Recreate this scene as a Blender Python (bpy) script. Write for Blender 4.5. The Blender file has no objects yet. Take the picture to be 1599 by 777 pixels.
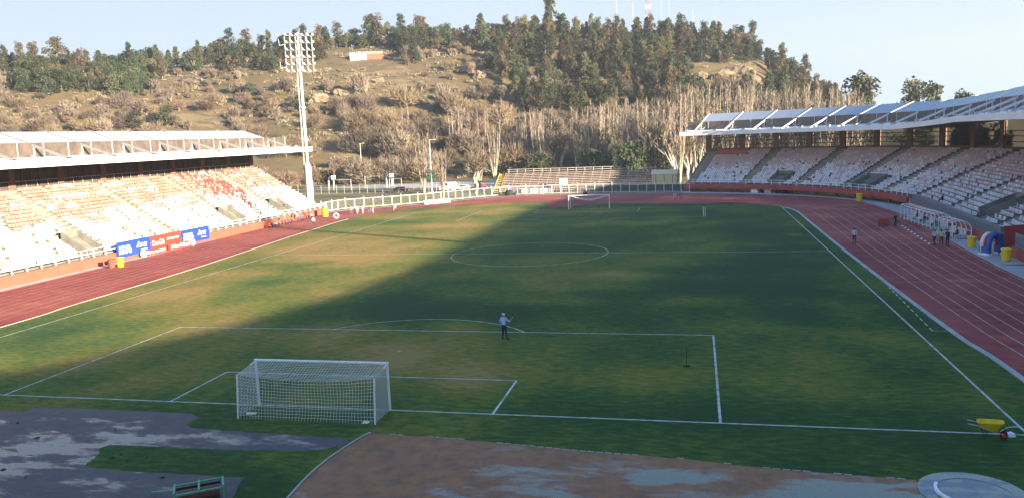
import bpy, bmesh, math, random
from mathutils import Vector, Matrix, noise as mnoise
R = math.radians
rnd = random.Random(7)
scn = bpy.context.scene
COL = scn.collection

# ------------------------------------------------------------ camera
CX, CY, CZ, YAW, PITCH, ROLL, FPX = 19.194, -37.147, 13.664, -0.22997658, -0.13949340, -0.04119156, 1251.33
fw = Vector((math.sin(YAW)*math.cos(PITCH), math.cos(YAW)*math.cos(PITCH), math.sin(PITCH)))
r0 = Vector((math.cos(YAW), -math.sin(YAW), 0)); u0 = r0.cross(fw)
rt = r0*math.cos(ROLL) + u0*math.sin(ROLL); up = u0*math.cos(ROLL) - r0*math.sin(ROLL)
cam = bpy.data.cameras.new('camera'); camo = bpy.data.objects.new('camera', cam); COL.objects.link(camo)
M = Matrix((rt, up, -fw)).transposed().to_4x4(); M.translation = (CX, CY, CZ)
camo.matrix_world = M
cam.sensor_width = 36; cam.lens = FPX/1599*36; cam.clip_end = 8000; cam.clip_start = 0.1
scn.camera = camo
# ------------------------------------------------------------ sky, sun, exposure
SUN_EL = 11.9
sd = Vector((0.885, -0.466, 0)).normalized()*math.cos(R(SUN_EL)); sd.z = math.sin(R(SUN_EL))
world = bpy.data.worlds.new('World'); scn.world = world; world.use_nodes = True
wn = world.node_tree; bg = wn.nodes['Background']
sky = wn.nodes.new('ShaderNodeTexSky'); sky.sky_type = 'NISHITA'; sky.sun_disc = False
sky.sun_elevation = R(SUN_EL); sky.sun_rotation = math.atan2(sd.x, sd.y)
sky.air_density = 0.7; sky.altitude = 500; sky.dust_density = 0.05; sky.ozone_density = 2.2
tint = wn.nodes.new('ShaderNodeMix'); tint.data_type = 'RGBA'; tint.blend_type = 'MULTIPLY'; tint.inputs[0].default_value = 1
tint.inputs[7].default_value = (1.05, 1.0, 1.05, 1)
wn.links.new(sky.outputs[0], tint.inputs[6]); cap = wn.nodes.new('ShaderNodeMix'); cap.data_type = 'RGBA'; cap.blend_type = 'DARKEN'; cap.inputs[0].default_value = 1
cap.inputs[7].default_value = (0.9, 1.08, 1.25, 1)      # evens out the bright horizon of the clear-sky model
wn.links.new(tint.outputs[2], cap.inputs[6]); gc = wn.nodes.new('ShaderNodeTexCoord'); sx_ = wn.nodes.new('ShaderNodeSeparateXYZ'); zr = wn.nodes.new('ShaderNodeMapRange')
zr.inputs[1].default_value = 0.1; zr.inputs[2].default_value = 0.6; wn.links.new(gc.outputs['Generated'], sx_.inputs[0]); wn.links.new(sx_.outputs[2], zr.inputs[0])
zen = wn.nodes.new('ShaderNodeMix'); zen.data_type = 'RGBA'; zen.inputs[6].default_value = (1,1,1,1); zen.inputs[7].default_value = (0.72,0.86,1.12,1); wn.links.new(zr.outputs[0], zen.inputs[0])
zm = wn.nodes.new('ShaderNodeMix'); zm.data_type = 'RGBA'; zm.blend_type = 'MULTIPLY'; zm.inputs[0].default_value = 1
wn.links.new(cap.outputs[2], zm.inputs[6]); wn.links.new(zen.outputs[2], zm.inputs[7]); wn.links.new(zm.outputs[2], bg.inputs[0]); bg.inputs[1].default_value = 0.12
sun = bpy.data.lights.new('sun', 'SUN'); suno = bpy.data.objects.new('sun', sun); COL.objects.link(suno)
sun.energy = 4.0; sun.angle = R(0.6); sun.color = (1.0, 0.85, 0.6)
suno.rotation_euler = sd.to_track_quat('Z', 'Y').to_euler()
scn.view_settings.view_transform = 'Standard'; scn.view_settings.look = 'None'
scn.view_settings.exposure = 2.68; scn.view_settings.gamma = 1
scn.cycles.max_bounces = 5; scn.cycles.diffuse_bounces = 3; scn.cycles.glossy_bounces = 2
scn.cycles.transparent_max_bounces = 8; scn.cycles.volume_bounces = 0

# ------------------------------------------------------------ materials
def mat(name, c, rough=0.8, metal=0.0, var=0.12, scale=3.0, c2=None, objrand=0.0, bump=0.0, spec=0.5, detail=4):
    m = bpy.data.materials.new(name); m.use_nodes = True
    n = m.node_tree.nodes; l = m.node_tree.links; b = n['Principled BSDF']
    b.inputs['Roughness'].default_value = rough; b.inputs['Metallic'].default_value = metal
    b.inputs['Specular IOR Level'].default_value = spec
    tc = n.new('ShaderNodeTexCoord'); nz = n.new('ShaderNodeTexNoise')
    nz.inputs['Scale'].default_value = scale; nz.inputs['Detail'].default_value = detail
    l.new(tc.outputs['Object'], nz.inputs['Vector'])
    mx = n.new('ShaderNodeMix'); mx.data_type = 'RGBA'
    if c2 is None: a = [v*(1-var) for v in c]; d = [min(1, v*(1+var)) for v in c]
    else: a, d = c, c2
    mx.inputs[6].default_value = (*a, 1); mx.inputs[7].default_value = (*d, 1)
    rp = n.new('ShaderNodeMapRange'); rp.inputs[1].default_value = 0.35; rp.inputs[2].default_value = 0.65
    l.new(nz.outputs[0], rp.inputs[0]); l.new(rp.outputs[0], mx.inputs[0])
    out = mx.outputs[2]
    if objrand:
        oi = n.new('ShaderNodeObjectInfo'); hs = n.new('ShaderNodeHueSaturation')
        mr = n.new('ShaderNodeMapRange'); mr.inputs[3].default_value = 1-objrand; mr.inputs[4].default_value = 1+objrand
        l.new(oi.outputs['Random'], mr.inputs[0]); l.new(mr.outputs[0], hs.inputs['Value'])
        m2 = n.new('ShaderNodeMapRange'); m2.inputs[3].default_value = 0.5-objrand*0.045; m2.inputs[4].default_value = 0.5+objrand*0.045
        ml = n.new('ShaderNodeMath'); ml.operation = 'MULTIPLY'; ml.inputs[1].default_value = 7.31
        mf = n.new('ShaderNodeMath'); mf.operation = 'FRACT'
        l.new(oi.outputs['Random'], ml.inputs[0]); l.new(ml.outputs[0], mf.inputs[0]); l.new(mf.outputs[0], m2.inputs[0])
        l.new(m2.outputs[0], hs.inputs['Hue']); l.new(out, hs.inputs['Color']); out = hs.outputs[0]
    l.new(out, b.inputs['Base Color'])
    if bump:
        bp = n.new('ShaderNodeBump'); bp.inputs['Strength'].default_value = bump; bp.inputs['Distance'].default_value = 0.05
        l.new(nz.outputs[0], bp.inputs['Height']); l.new(bp.outputs[0], b.inputs['Normal'])
    return m
MT = {}
MT['white_paint'] = mat('white_paint', (0.78,0.77,0.74), 0.45, var=0.06)
MT['white_line'] = mat('white_line', (0.52,0.54,0.5), 0.9, c2=(0.24,0.28,0.2), scale=1.7, detail=8)
MT['lane_line'] = mat('lane_line', (0.5,0.43,0.39), 0.9, c2=(0.34,0.2,0.17), scale=0.8)
MT['steel'] = mat('steel', (0.5,0.51,0.53), 0.4, 0.3, var=0.08)
MT['steel_light'] = mat('steel_light', (0.5,0.51,0.53), 0.45, 0.1, var=0.06)
MT['louvre'] = mat('louvre', (0.3,0.33,0.38), 0.4, 0.1, var=0.05)
MT['concrete'] = mat('concrete', (0.2,0.19,0.17), 0.9, c2=(0.13,0.125,0.115), scale=0.6, detail=8)
MT['concrete_dark'] = mat('concrete_dark', (0.22,0.21,0.19), 0.9, c2=(0.14,0.13,0.12), scale=1.2)
MT['step'] = mat('step', (0.34,0.31,0.25), 0.9, c2=(0.22,0.2,0.16), scale=2)
MT['orange_wall'] = mat('orange_wall', (0.38,0.085,0.055), 0.75, c2=(0.32,0.07,0.045), scale=0.7)
MT['red_band'] = mat('red_band', (0.36,0.06,0.055), 0.6, c2=(0.28,0.045,0.045), scale=0.5)
MT['apron'] = mat('apron', (0.42,0.4,0.37), 0.9, c2=(0.3,0.29,0.27), scale=0.5, detail=8)
MT['seat_white'] = mat('seat_white', (0.56,0.56,0.58), 0.4, var=0.08, scale=0.6)
MT['seat_pink_shaded'] = mat('seat_pink_shaded', (0.48,0.3,0.31), 0.5, c2=(0.55,0.4,0.41), scale=0.5)  # faded seats in a paler mauve tone for the shaded stand
MT['seat_faded_sunlit'] = mat('seat_faded_sunlit', (0.36,0.15,0.125), 0.6, c2=(0.4,0.22,0.2), scale=0.5)  # same faded seats, colour deepened for the sunlit stand
MT['beam_grey'] = mat('beam_grey', (0.2,0.2,0.2), 0.6)
MT['plank'] = mat('plank', (0.5,0.42,0.38), 0.85, c2=(0.36,0.27,0.24), scale=0.8)
MT['riser_board'] = mat('riser_board', (0.08,0.04,0.035), 0.9, c2=(0.05,0.03,0.025), scale=0.6)
MT['seat_red'] = mat('seat_red', (0.5,0.06,0.06), 0.45, var=0.1)
MT['brown_frame'] = mat('brown_frame', (0.16,0.085,0.06), 0.7, var=0.15)
MT['dark_panel'] = mat('dark_panel', (0.07,0.05,0.045), 0.6, c2=(0.11,0.085,0.07), scale=0.9)
MT['screen_mesh'] = mat('screen_mesh', (0.03,0.025,0.02), 0.8)
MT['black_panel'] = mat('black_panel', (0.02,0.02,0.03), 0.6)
MT['soffit'] = mat('soffit', (0.14,0.1,0.09), 0.7, var=0.12)
MT['fascia'] = mat('fascia', (0.78,0.78,0.77), 0.5, var=0.05, scale=0.4)
MT['yellow'] = mat('yellow', (0.75,0.5,0.02), 0.45, var=0.08)
MT['yellow_pale'] = mat('yellow_pale', (0.4,0.29,0.07), 0.7, var=.2)
MT['rubber'] = mat('rubber', (0.02,0.02,0.02), 0.8)
MT['blue_banner'] = mat('blue_banner', (0.012,0.045,0.3), 0.5, var=0.08)
MT['red_banner'] = mat('red_banner', (0.62,0.04,0.03), 0.5, var=0.08)
MT['green_steel'] = mat('green_steel', (0.08,0.3,0.16), 0.5, var=0.15)
MT['net'] = mat('net', (0.6,0.62,0.6), 0.9, var=0.05)
MT['rust'] = mat('rust', (0.2,0.06,0.04), 0.8, c2=(0.1,0.05,0.04), scale=6)
MT['inflate_blue'] = mat('inflate_blue', (0.03,0.1,0.36), 0.5)
MT['inflate_white'] = mat('inflate_white', (0.7,0.66,0.66), 0.5)
MT['inflate_red'] = mat('inflate_red', (0.4,0.03,0.03), 0.5)
MT['wood'] = mat('wood', (0.4,0.3,0.26), 0.85, c2=(0.55,0.46,0.42), scale=2)
MT['tan'] = mat('tan', (0.45,0.38,0.26), 0.85, c2=(0.36,0.3,0.2), scale=1)
MT['glass'] = mat('glass', (0.04,0.05,0.06), 0.1, spec=0.8)
MT['grey_rail'] = mat('grey_rail', (0.33,0.36,0.4), 0.4, 0.4)
MT['tile_roof'] = mat('tile_roof', (0.3,0.13,0.08), 0.8, var=0.2)
MT['plaster'] = mat('plaster', (0.6,0.5,0.3), 0.8, var=0.1)
MT['navy_net'] = mat('navy_net', (0.012,0.04,0.05), 0.7)
MT['green_net'] = mat('green_net', (0.02,0.13,0.09), 0.7, var=0.2)
MT['rock'] = mat('rock', (0.24,0.17,0.11), 0.9, c2=(0.11,0.08,0.06), scale=0.35, detail=8, bump=0.4)
MT['bark'] = mat('bark', (0.19,0.15,0.12), 0.9, c2=(0.1,0.075,0.06), scale=2, objrand=0.2)
MT['bark_pale'] = mat('bark_pale', (0.46,0.41,0.34), 0.85, c2=(0.3,0.25,0.2), scale=1.2, objrand=0.2)
MT['twig_pale'] = mat('twig_pale', (0.21,0.165,0.13), 0.9, c2=(0.13,0.1,0.08), scale=0.7, objrand=0.25)
MT['twig_brown'] = mat('twig_brown', (0.17,0.12,0.08), 0.9, c2=(0.11,0.08,0.055), scale=0.6, objrand=0.35)
MT['twig_grey'] = mat('twig_grey', (0.135,0.1,0.085), 0.9, c2=(0.09,0.065,0.055), scale=0.6, objrand=0.35)
MT['leaf_dark'] = mat('leaf_dark', (0.022,0.034,0.018), 0.75, c2=(0.042,0.055,0.028), scale=0.35, objrand=0.35, spec=0.2)
MT['leaf_mid'] = mat('leaf_mid', (0.035,0.045,0.022), 0.75, c2=(0.065,0.068,0.034), scale=0.35, objrand=0.35, spec=0.2)
MT['leaf_brown'] = mat('leaf_brown', (0.065,0.048,0.03), 0.8, c2=(0.095,0.07,0.042), scale=0.35, objrand=0.35, spec=0.2)
MT['leaf_yellow'] = mat('leaf_yellow', (0.07,0.065,0.025), 0.8, c2=(0.11,0.095,0.035), scale=0.35, objrand=0.3, spec=0.2)

def ground_mat(name, stops, big, small, attr=None, rough=0.95, bumpd=0.03):
    """colour ramp driven by two noises (and a per-vertex map of dryness and sunlit tone)"""
    m = bpy.data.materials.new(name); m.use_nodes = True
    n = m.node_tree.nodes; l = m.node_tree.links; b = n['Principled BSDF']
    b.inputs['Roughness'].default_value = rough; b.inputs['Specular IOR Level'].default_value = 0.25
    tc = n.new('ShaderNodeTexCoord')
    n1 = n.new('ShaderNodeTexNoise'); n1.inputs['Scale'].default_value = big; n1.inputs['Detail'].default_value = 7; n1.inputs['Roughness'].default_value = 0.62
    n2 = n.new('ShaderNodeTexNoise'); n2.inputs['Scale'].default_value = small; n2.inputs['Detail'].default_value = 6; n2.inputs['Roughness'].default_value = 0.7
    l.new(tc.outputs['Object'], n1.inputs['Vector'])
    mp = n.new('ShaderNodeMapping'); mp.inputs['Scale'].default_value = (0.6, 1.6, 1); l.new(tc.outputs['Object'], mp.inputs[0]); l.new(mp.outputs[0], n2.inputs['Vector'])
    a = n.new('ShaderNodeMath'); a.operation = 'MULTIPLY_ADD'; a.inputs[1].default_value = 0.9 if attr else 1.6
    a.inputs[2].default_value = -0.45 if attr else -0.5
    l.new(n1.outputs[0], a.inputs[0])
    c = n.new('ShaderNodeMath'); c.operation = 'MULTIPLY_ADD'; c.inputs[1].default_value = 1.9 if attr else 1.1; l.new(n2.outputs[0], c.inputs[0])
    s = n.new('ShaderNodeMath'); s.operation = 'SUBTRACT'; s.inputs[1].default_value = 0.95 if attr else 0.55
    l.new(a.outputs[0], c.inputs[2]); l.new(c.outputs[0], s.inputs[0]); last = s.outputs[0]
    if attr:
        at = n.new('ShaderNodeAttribute'); at.attribute_name = attr
        ad = n.new('ShaderNodeMath'); ad.operation = 'ADD'; l.new(at.outputs['Fac'], ad.inputs[0]); l.new(last, ad.inputs[1]); last = ad.outputs[0]
    cr = n.new('ShaderNodeValToRGB'); els = cr.color_ramp.elements
    while len(els) < len(stops): els.new(0.5)
    for e, (p, cc) in zip(els, stops): e.position = p; e.color = (*cc, 1)
    l.new(last, cr.inputs[0]); l.new(cr.outputs[0], b.inputs['Base Color'])
    bp = n.new('ShaderNodeBump'); bp.inputs['Distance'].default_value = bumpd; bp.inputs['Strength'].default_value = 0.6
    l.new(n2.outputs[0], bp.inputs['Height']); l.new(bp.outputs[0], b.inputs['Normal'])
    return m
MT['turf'] = ground_mat('turf', [(0.0,(0.02,0.053,0.011)),(0.3,(0.042,0.084,0.012)),(0.55,(0.1,0.118,0.014)),(0.8,(0.18,0.14,0.025)),(1.0,(0.27,0.17,0.05))], 0.16, 1.9, 'dry')
MT['park'] = ground_mat('park', [(0.0,(0.09,0.085,0.03)),(0.3,(0.15,0.12,0.05)),(0.6,(0.21,0.15,0.08)),(1.0,(0.28,0.2,0.12))], 0.05, 0.9)
MT['hillside'] = ground_mat('hillside', [(0.0,(0.06,0.046,0.026)),(0.22,(0.13,0.1,0.042)),(0.4,(0.11,0.075,0.045)),(0.58,(0.19,0.14,0.075)),(0.75,(0.16,0.135,0.045)),(1.0,(0.33,0.25,0.16))], 0.03, 0.22, bumpd=1.5)
MT['track'] = ground_mat('track', [(0.0,(0.19,0.028,0.028)),(0.4,(0.32,0.066,0.046)),(0.65,(0.42,0.13,0.082)),(1.0,(0.55,0.22,0.15))], 0.07, 0.5, rough=0.8, bumpd=0.002)

def wet_mat(name, dry, dry2, wet, puddle_lo, puddle_hi, scale, wetrough=0.04):
    m = bpy.data.materials.new(name); m.use_nodes = True
    n = m.node_tree.nodes; l = m.node_tree.links; b = n['Principled BSDF']
    tc = n.new('ShaderNodeTexCoord'); mp = n.new('ShaderNodeMapping'); mp.inputs['Scale'].default_value = (0.55, 1.5, 1); l.new(tc.outputs['Object'], mp.inputs[0])
    n1 = n.new('ShaderNodeTexNoise'); n1.inputs['Scale'].default_value = scale; n1.inputs['Detail'].default_value = 8; n1.inputs['Roughness'].default_value = 0.6; n1.inputs['Distortion'].default_value = 0.4
    l.new(mp.outputs[0], n1.inputs['Vector'])
    at = n.new('ShaderNodeAttribute'); at.attribute_name = 'wet'
    ad = n.new('ShaderNodeMath'); ad.operation = 'ADD'; l.new(at.outputs['Fac'], ad.inputs[0])
    n3 = n.new('ShaderNodeTexNoise'); n3.inputs['Scale'].default_value = 2.6; n3.inputs['Detail'].default_value = 6; n3.inputs['Roughness'].default_value = 0.65; l.new(mp.outputs[0], n3.inputs['Vector'])
    a3 = n.new('ShaderNodeMath'); a3.operation = 'MULTIPLY_ADD'; a3.inputs[1].default_value = 0.42; l.new(n3.outputs[0], a3.inputs[0]); l.new(n1.outputs[0], a3.inputs[2])
    a4 = n.new('ShaderNodeMath'); a4.operation = 'SUBTRACT'; a4.inputs[1].default_value = 0.21; l.new(a3.outputs[0], a4.inputs[0]); l.new(a4.outputs[0], ad.inputs[1])
    mr = n.new('ShaderNodeMapRange'); mr.inputs[1].default_value = puddle_lo; mr.inputs[2].default_value = puddle_hi; l.new(ad.outputs[0], mr.inputs[0])
    n2 = n.new('ShaderNodeTexNoise'); n2.inputs['Scale'].default_value = 1.3; n2.inputs['Detail'].default_value = 8; n2.inputs['Roughness'].default_value = 0.7; l.new(tc.outputs['Object'], n2.inputs['Vector'])
    m1 = n.new('ShaderNodeMix'); m1.data_type = 'RGBA'; m1.inputs[6].default_value = (*dry, 1); m1.inputs[7].default_value = (*dry2, 1)
    r2 = n.new('ShaderNodeMapRange'); r2.inputs[1].default_value = 0.35; r2.inputs[2].default_value = 0.65; l.new(n2.outputs[0], r2.inputs[0]); l.new(r2.outputs[0], m1.inputs[0])
    m2 = n.new('ShaderNodeMix'); m2.data_type = 'RGBA'; m2.inputs[7].default_value = (*wet, 1)
    l.new(mr.outputs[0], m2.inputs[0]); l.new(m1.outputs[2], m2.inputs[6]); l.new(m2.outputs[2], b.inputs['Base Color'])
    r3 = n.new('ShaderNodeMapRange'); r3.inputs[3].default_value = 0.62; r3.inputs[4].default_value = wetrough; l.new(mr.outputs[0], r3.inputs[0]); l.new(r3.outputs[0], b.inputs['Roughness'])
    r4 = n.new('ShaderNodeMapRange'); r4.inputs[3].default_value = 0.35; r4.inputs[4].default_value = 1.0; l.new(mr.outputs[0], r4.inputs[0]); l.new(r4.outputs[0], b.inputs['Specular IOR Level'])
    bp = n.new('ShaderNodeBump'); bp.inputs['Distance'].default_value = 0.004; bp.inputs['Strength'].default_value = 0.12
    sb = n.new('ShaderNodeMath'); sb.operation = 'MULTIPLY'; iv = n.new('ShaderNodeMath'); iv.operation = 'SUBTRACT'; iv.inputs[0].default_value = 1
    l.new(mr.outputs[0], iv.inputs[1]); l.new(iv.outputs[0], sb.inputs[0]); l.new(n2.outputs[0], sb.inputs[1]); l.new(sb.outputs[0], bp.inputs['Height']); l.new(bp.outputs[0], b.inputs['Normal'])
    return m
MT['asphalt'] = wet_mat('asphalt', (0.045,0.04,0.047), (0.075,0.066,0.073), (0.03,0.03,0.04), 0.55, 0.7, 0.55)
MT['clay'] = wet_mat('clay', (0.33,0.13,0.045), (0.16,0.075,0.04), (0.05,0.045,0.05), 0.56, 0.7, 0.4, 0.06)
MT['wet_concrete'] = wet_mat('wet_concrete', (0.2,0.2,0.21), (0.26,0.26,0.27), (0.1,0.1,0.12), 0.5, 0.6, 0.8, 0.15)

# ------------------------------------------------------------ mesh helpers
class MB:
    def __init__(s): s.v = []; s.f = []; s.m = []; s.mi = 0
    def add(s, vs, fs):
        o = len(s.v); s.v += [tuple(p) for p in vs]
        for f in fs: s.f.append(tuple(i+o for i in f)); s.m.append(s.mi)
    def quad(s, a, b, c, d): s.add([a, b, c, d], [(0,1,2,3)])
    def box(s, c, d, rz=0.0):
        ca, sa = math.cos(rz), math.sin(rz); vs = []
        for z in (-.5, .5):
            for x, y in ((-.5,-.5),(.5,-.5),(.5,.5),(-.5,.5)):
                X, Y = x*d[0], y*d[1]
                vs.append((c[0]+X*ca-Y*sa, c[1]+X*sa+Y*ca, c[2]+z*d[2]))
        s.add(vs, [(3,2,1,0),(4,5,6,7),(0,1,5,4),(1,2,6,5),(2,3,7,6),(3,0,4,7)])
    def bar(s, a, b, w, h=None, upv=(0,0,1)):
        a = Vector(a); b = Vector(b); h = w if h is None else h
        t = (b-a)
        if t.length < 1e-6: return
        t.normalize(); U = Vector(upv)
        if abs(t.dot(U)) > 0.98: U = Vector((1,0,0))
        sx = t.cross(U).normalized(); sz = sx.cross(t)
        vs = [p + sx*i*w/2 + sz*j*h/2 for p in (a, b) for i, j in ((-1,-1),(1,-1),(1,1),(-1,1))]
        s.add(vs, [(3,2,1,0),(4,5,6,7),(0,1,5,4),(1,2,6,5),(2,3,7,6),(3,0,4,7)])
    def tube(s, pts, rs, n=8, cap=True):
        pts = [Vector(p) for p in pts]
        if not isinstance(rs, (list, tuple)): rs = [rs]*len(pts)
        vs = []; fs = []; prev = None
        for i, p in enumerate(pts):
            t = (pts[min(i+1, len(pts)-1)] - pts[max(i-1, 0)])
            t = t.normalized() if t.length > 1e-9 else Vector((0,0,1))
            U = prev if prev is not None else (Vector((0,0,1)) if abs(t.z) < 0.9 else Vector((1,0,0)))
            sx = (U - t*U.dot(t))
            sx = sx.normalized() if sx.length > 1e-6 else t.orthogonal().normalized()
            prev = sx; sy = t.cross(sx)
            for k in range(n):
                a = 2*math.pi*k/n; vs.append(p + (sx*math.cos(a) + sy*math.sin(a))*rs[i])
        for i in range(len(pts)-1):
            for k in range(n):
                a = i*n+k; b = i*n+(k+1) % n; fs.append((a, b, b+n, a+n))
        if cap: fs.append(tuple(range(n-1, -1, -1))); fs.append(tuple((len(pts)-1)*n+k for k in range(n)))
        s.add(vs, fs)
    def lathe(s, c, prof, n=16):
        vs = [(c[0]+r*math.cos(2*math.pi*k/n), c[1]+r*math.sin(2*math.pi*k/n), c[2]+z) for r, z in prof for k in range(n)]
        fs = [(i*n+k, i*n+(k+1) % n, (i+1)*n+(k+1) % n, (i+1)*n+k) for i in range(len(prof)-1) for k in range(n)]
        fs.append(tuple(range(n-1, -1, -1))); fs.append(tuple((len(prof)-1)*n+k for k in range(n)))
        s.add(vs, fs)
    def strip(s, pts, w, z):
        """flat painted line of width w along a polyline"""
        P = [Vector((p[0], p[1])) for p in pts]; vs = []
        for i, p in enumerate(P):
            t = (P[min(i+1, len(P)-1)] - P[max(i-1, 0)]).normalized(); nn = Vector((-t.y, t.x))
            vs += [(p.x+nn.x*w/2, p.y+nn.y*w/2, z), (p.x-nn.x*w/2, p.y-nn.y*w/2, z)]
        s.add(vs, [(2*i+1, 2*i+3, 2*i+2, 2*i) for i in range(len(P)-1)])
    def prism(s, poly, z0, z1):
        n = len(poly); vs = [(p[0], p[1], z0) for p in poly] + [(p[0], p[1], z1) for p in poly]
        s.add(vs, [tuple(range(n-1, -1, -1)), tuple(range(n, 2*n))] + [(i, (i+1) % n, (i+1) % n+n, i+n) for i in range(n)])
    def mesh(s, name, mats, smooth=False):
        me = bpy.data.meshes.new(name); me.from_pydata(s.v, [], s.f)
        for m in (mats if isinstance(mats, (list, tuple)) else [mats]): me.materials.append(MT[m] if isinstance(m, str) else m)
        if any(s.m): me.polygons.foreach_set('material_index', s.m)
        if smooth: me.polygons.foreach_set('use_smooth', [True]*len(me.polygons))
        me.update(); return me
    def build(s, name, mats, parent=None, smooth=False, **kw):
        return link(name, s.mesh(name, mats, smooth), parent, **kw)
def link(name, data, parent=None, loc=None, rz=None, label=None, cat=None, group=None, kind=None):
    o = bpy.data.objects.new(name, data); COL.objects.link(o)
    if parent: o.parent = parent
    if loc is not None: o.location = loc
    if rz is not None: o.rotation_euler = (0, 0, rz)
    tag(o, label, cat, group, kind); return o
def tag(o, label=None, cat=None, group=None, kind=None):
    if label: o['label'] = label
    if cat: o['category'] = cat
    if group: o['group'] = group
    if kind: o['kind'] = kind
    return o
def thing(name, label, cat, loc=(0,0,0), rz=0.0, group=None): return link(name, None, None, loc, rz, label, cat, group)
def kids(o): return [c for c in COL.objects if c.parent == o]
def copy_tree(o, loc, rz=0.0, label=None, group=None, ch=None):
    c = o.copy(); COL.objects.link(c); c.location = loc; c.rotation_euler = (0, 0, rz)
    if label: c['label'] = label
    if group: c['group'] = group
    for k in (ch if ch is not None else kids(o)):
        kk = k.copy(); COL.objects.link(kk); kk.parent = c
        for g in kids(k) if ch is None else []:
            gg = g.copy(); COL.objects.link(gg); gg.parent = kk
    return c
def lerp(a, b, t): return a + (b-a)*t
def interp(x, xs, ys):
    if x <= xs[0]: return ys[0]
    for i in range(len(xs)-1):
        if x <= xs[i+1]: return lerp(ys[i], ys[i+1], (x-xs[i])/(xs[i+1]-xs[i]))
    return ys[-1]
def smooth_poly(P, sub=6, closed=False):
    out = []; n = len(P)
    for i in range(n if closed else n-1):
        g = lambda k: P[k % n] if closed else P[max(0, min(n-1, k))]
        p0, p1, p2, p3 = g(i-1), g(i), g(i+1), g(i+2)
        for j in range(sub):
            t = j/sub
            out.append(tuple(0.5*((2*p1[c]) + (-p0[c]+p2[c])*t + (2*p0[c]-5*p1[c]+4*p2[c]-p3[c])*t*t + (-p0[c]+3*p1[c]-3*p2[c]+p3[c])*t**3) for c in (0, 1)))
    if not closed: out.append(tuple(P[-1][:2]))
    return out
def in_poly(x, y, P):
    c = False; j = len(P)-1
    for i in range(len(P)):
        if (P[i][1] > y) != (P[j][1] > y) and x < (P[j][0]-P[i][0])*(y-P[i][1])/(P[j][1]-P[i][1])+P[i][0]: c = not c
        j = i
    return c
def poly_sheet(name, poly, z, m, kind='structure', attr=None, fn=None, cuts=0):
    bm = bmesh.new(); vs = [bm.verts.new((p[0], p[1], z)) for p in poly]; f = bm.faces.new(vs)
    if f.normal.z < 0: f.normal_flip()
    bm.normal_update()
    if f.normal.z < 0: f.normal_flip()
    bmesh.ops.triangulate(bm, faces=[f], ngon_method='EAR_CLIP')
    me = bpy.data.meshes.new(name); bm.to_mesh(me); bm.free(); me.materials.append(MT[m])
    o = link(name, me); tag(o, kind=kind); return o
def grid_sheet(name, x0, x1, y0, y1, st, z, m, attr, fn, inside=None):
    nx = int((x1-x0)/st)+1; ny = int((y1-y0)/st)+1; mb = MB(); vals = []
    for j in range(ny):
        for i in range(nx): mb.v.append((x0+i*st, y0+j*st, z))
    for j in range(ny-1):
        for i in range(nx-1):
            if inside and not inside(x0+(i+.5)*st, y0+(j+.5)*st): continue
            a = j*nx+i; mb.f.append((a, a+1, a+1+nx, a+nx)); mb.m.append(0)
    me = mb.mesh(name, m); at = me.attributes.new(attr, 'FLOAT', 'POINT')
    at.data.foreach_set('value', [fn(v[0], v[1]) for v in mb.v])
    o = link(name, me); tag(o, kind='structure'); return o

# ------------------------------------------------------------ world layout numbers
PW, PL = 33.05, 107.5
OUT = [(-50.6,-30),(-50.7,15),(-50.8,35),(-51.0,50),(-51.8,66),(-52.6,83),(-53.1,94.6),(-53.0,106),(-50.8,115),(-46.5,119),(-40.2,123.5),(-34.1,130.8),(-28.0,138.6),(-21,143),(-7.7,144.6),(7,142),(18,138.2),(27.1,133.8),(33.4,129.6),(39.4,124.5),(43.6,119),(46.8,111),(48.3,93),(48,77),(46.7,57),(46.2,46),(46,36),(46,-30)]
INN = [(-36.1,-30),(-36.2,15),(-36.8,24),(-37.8,43),(-39.7,61.3),(-41,73),(-41.9,84.5),(-42.6,96),(-41.6,105),(-38.2,113.5),(-31.6,120),(-24,123.6),(-17,125.2),(-9,125.5),(-4.5,125.3),(0,124.5),(6,123),(12,121),(18,118.5),(24,115),(29,110),(33,104.5),(34.7,97),(34.8,82),(34.8,62),(34.9,48),(35.1,32),(35.4,17),(35.9,8),(36.2,-30)]
outS = smooth_poly(OUT, 8); innS = smooth_poly(INN, 8)
DZ = [(-11,126.5),(-8.6,112.7),(-4.8,112.6),(-1.2,117.1),(5.4,117.3),(20.5,113.6),(31.6,112.4),(33.6,107),(33.4,105.5),(29.5,111),(24.5,116),(18.5,119.5),(12,122),(6,124),(0,125.5),(-4.5,126.3)]
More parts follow.
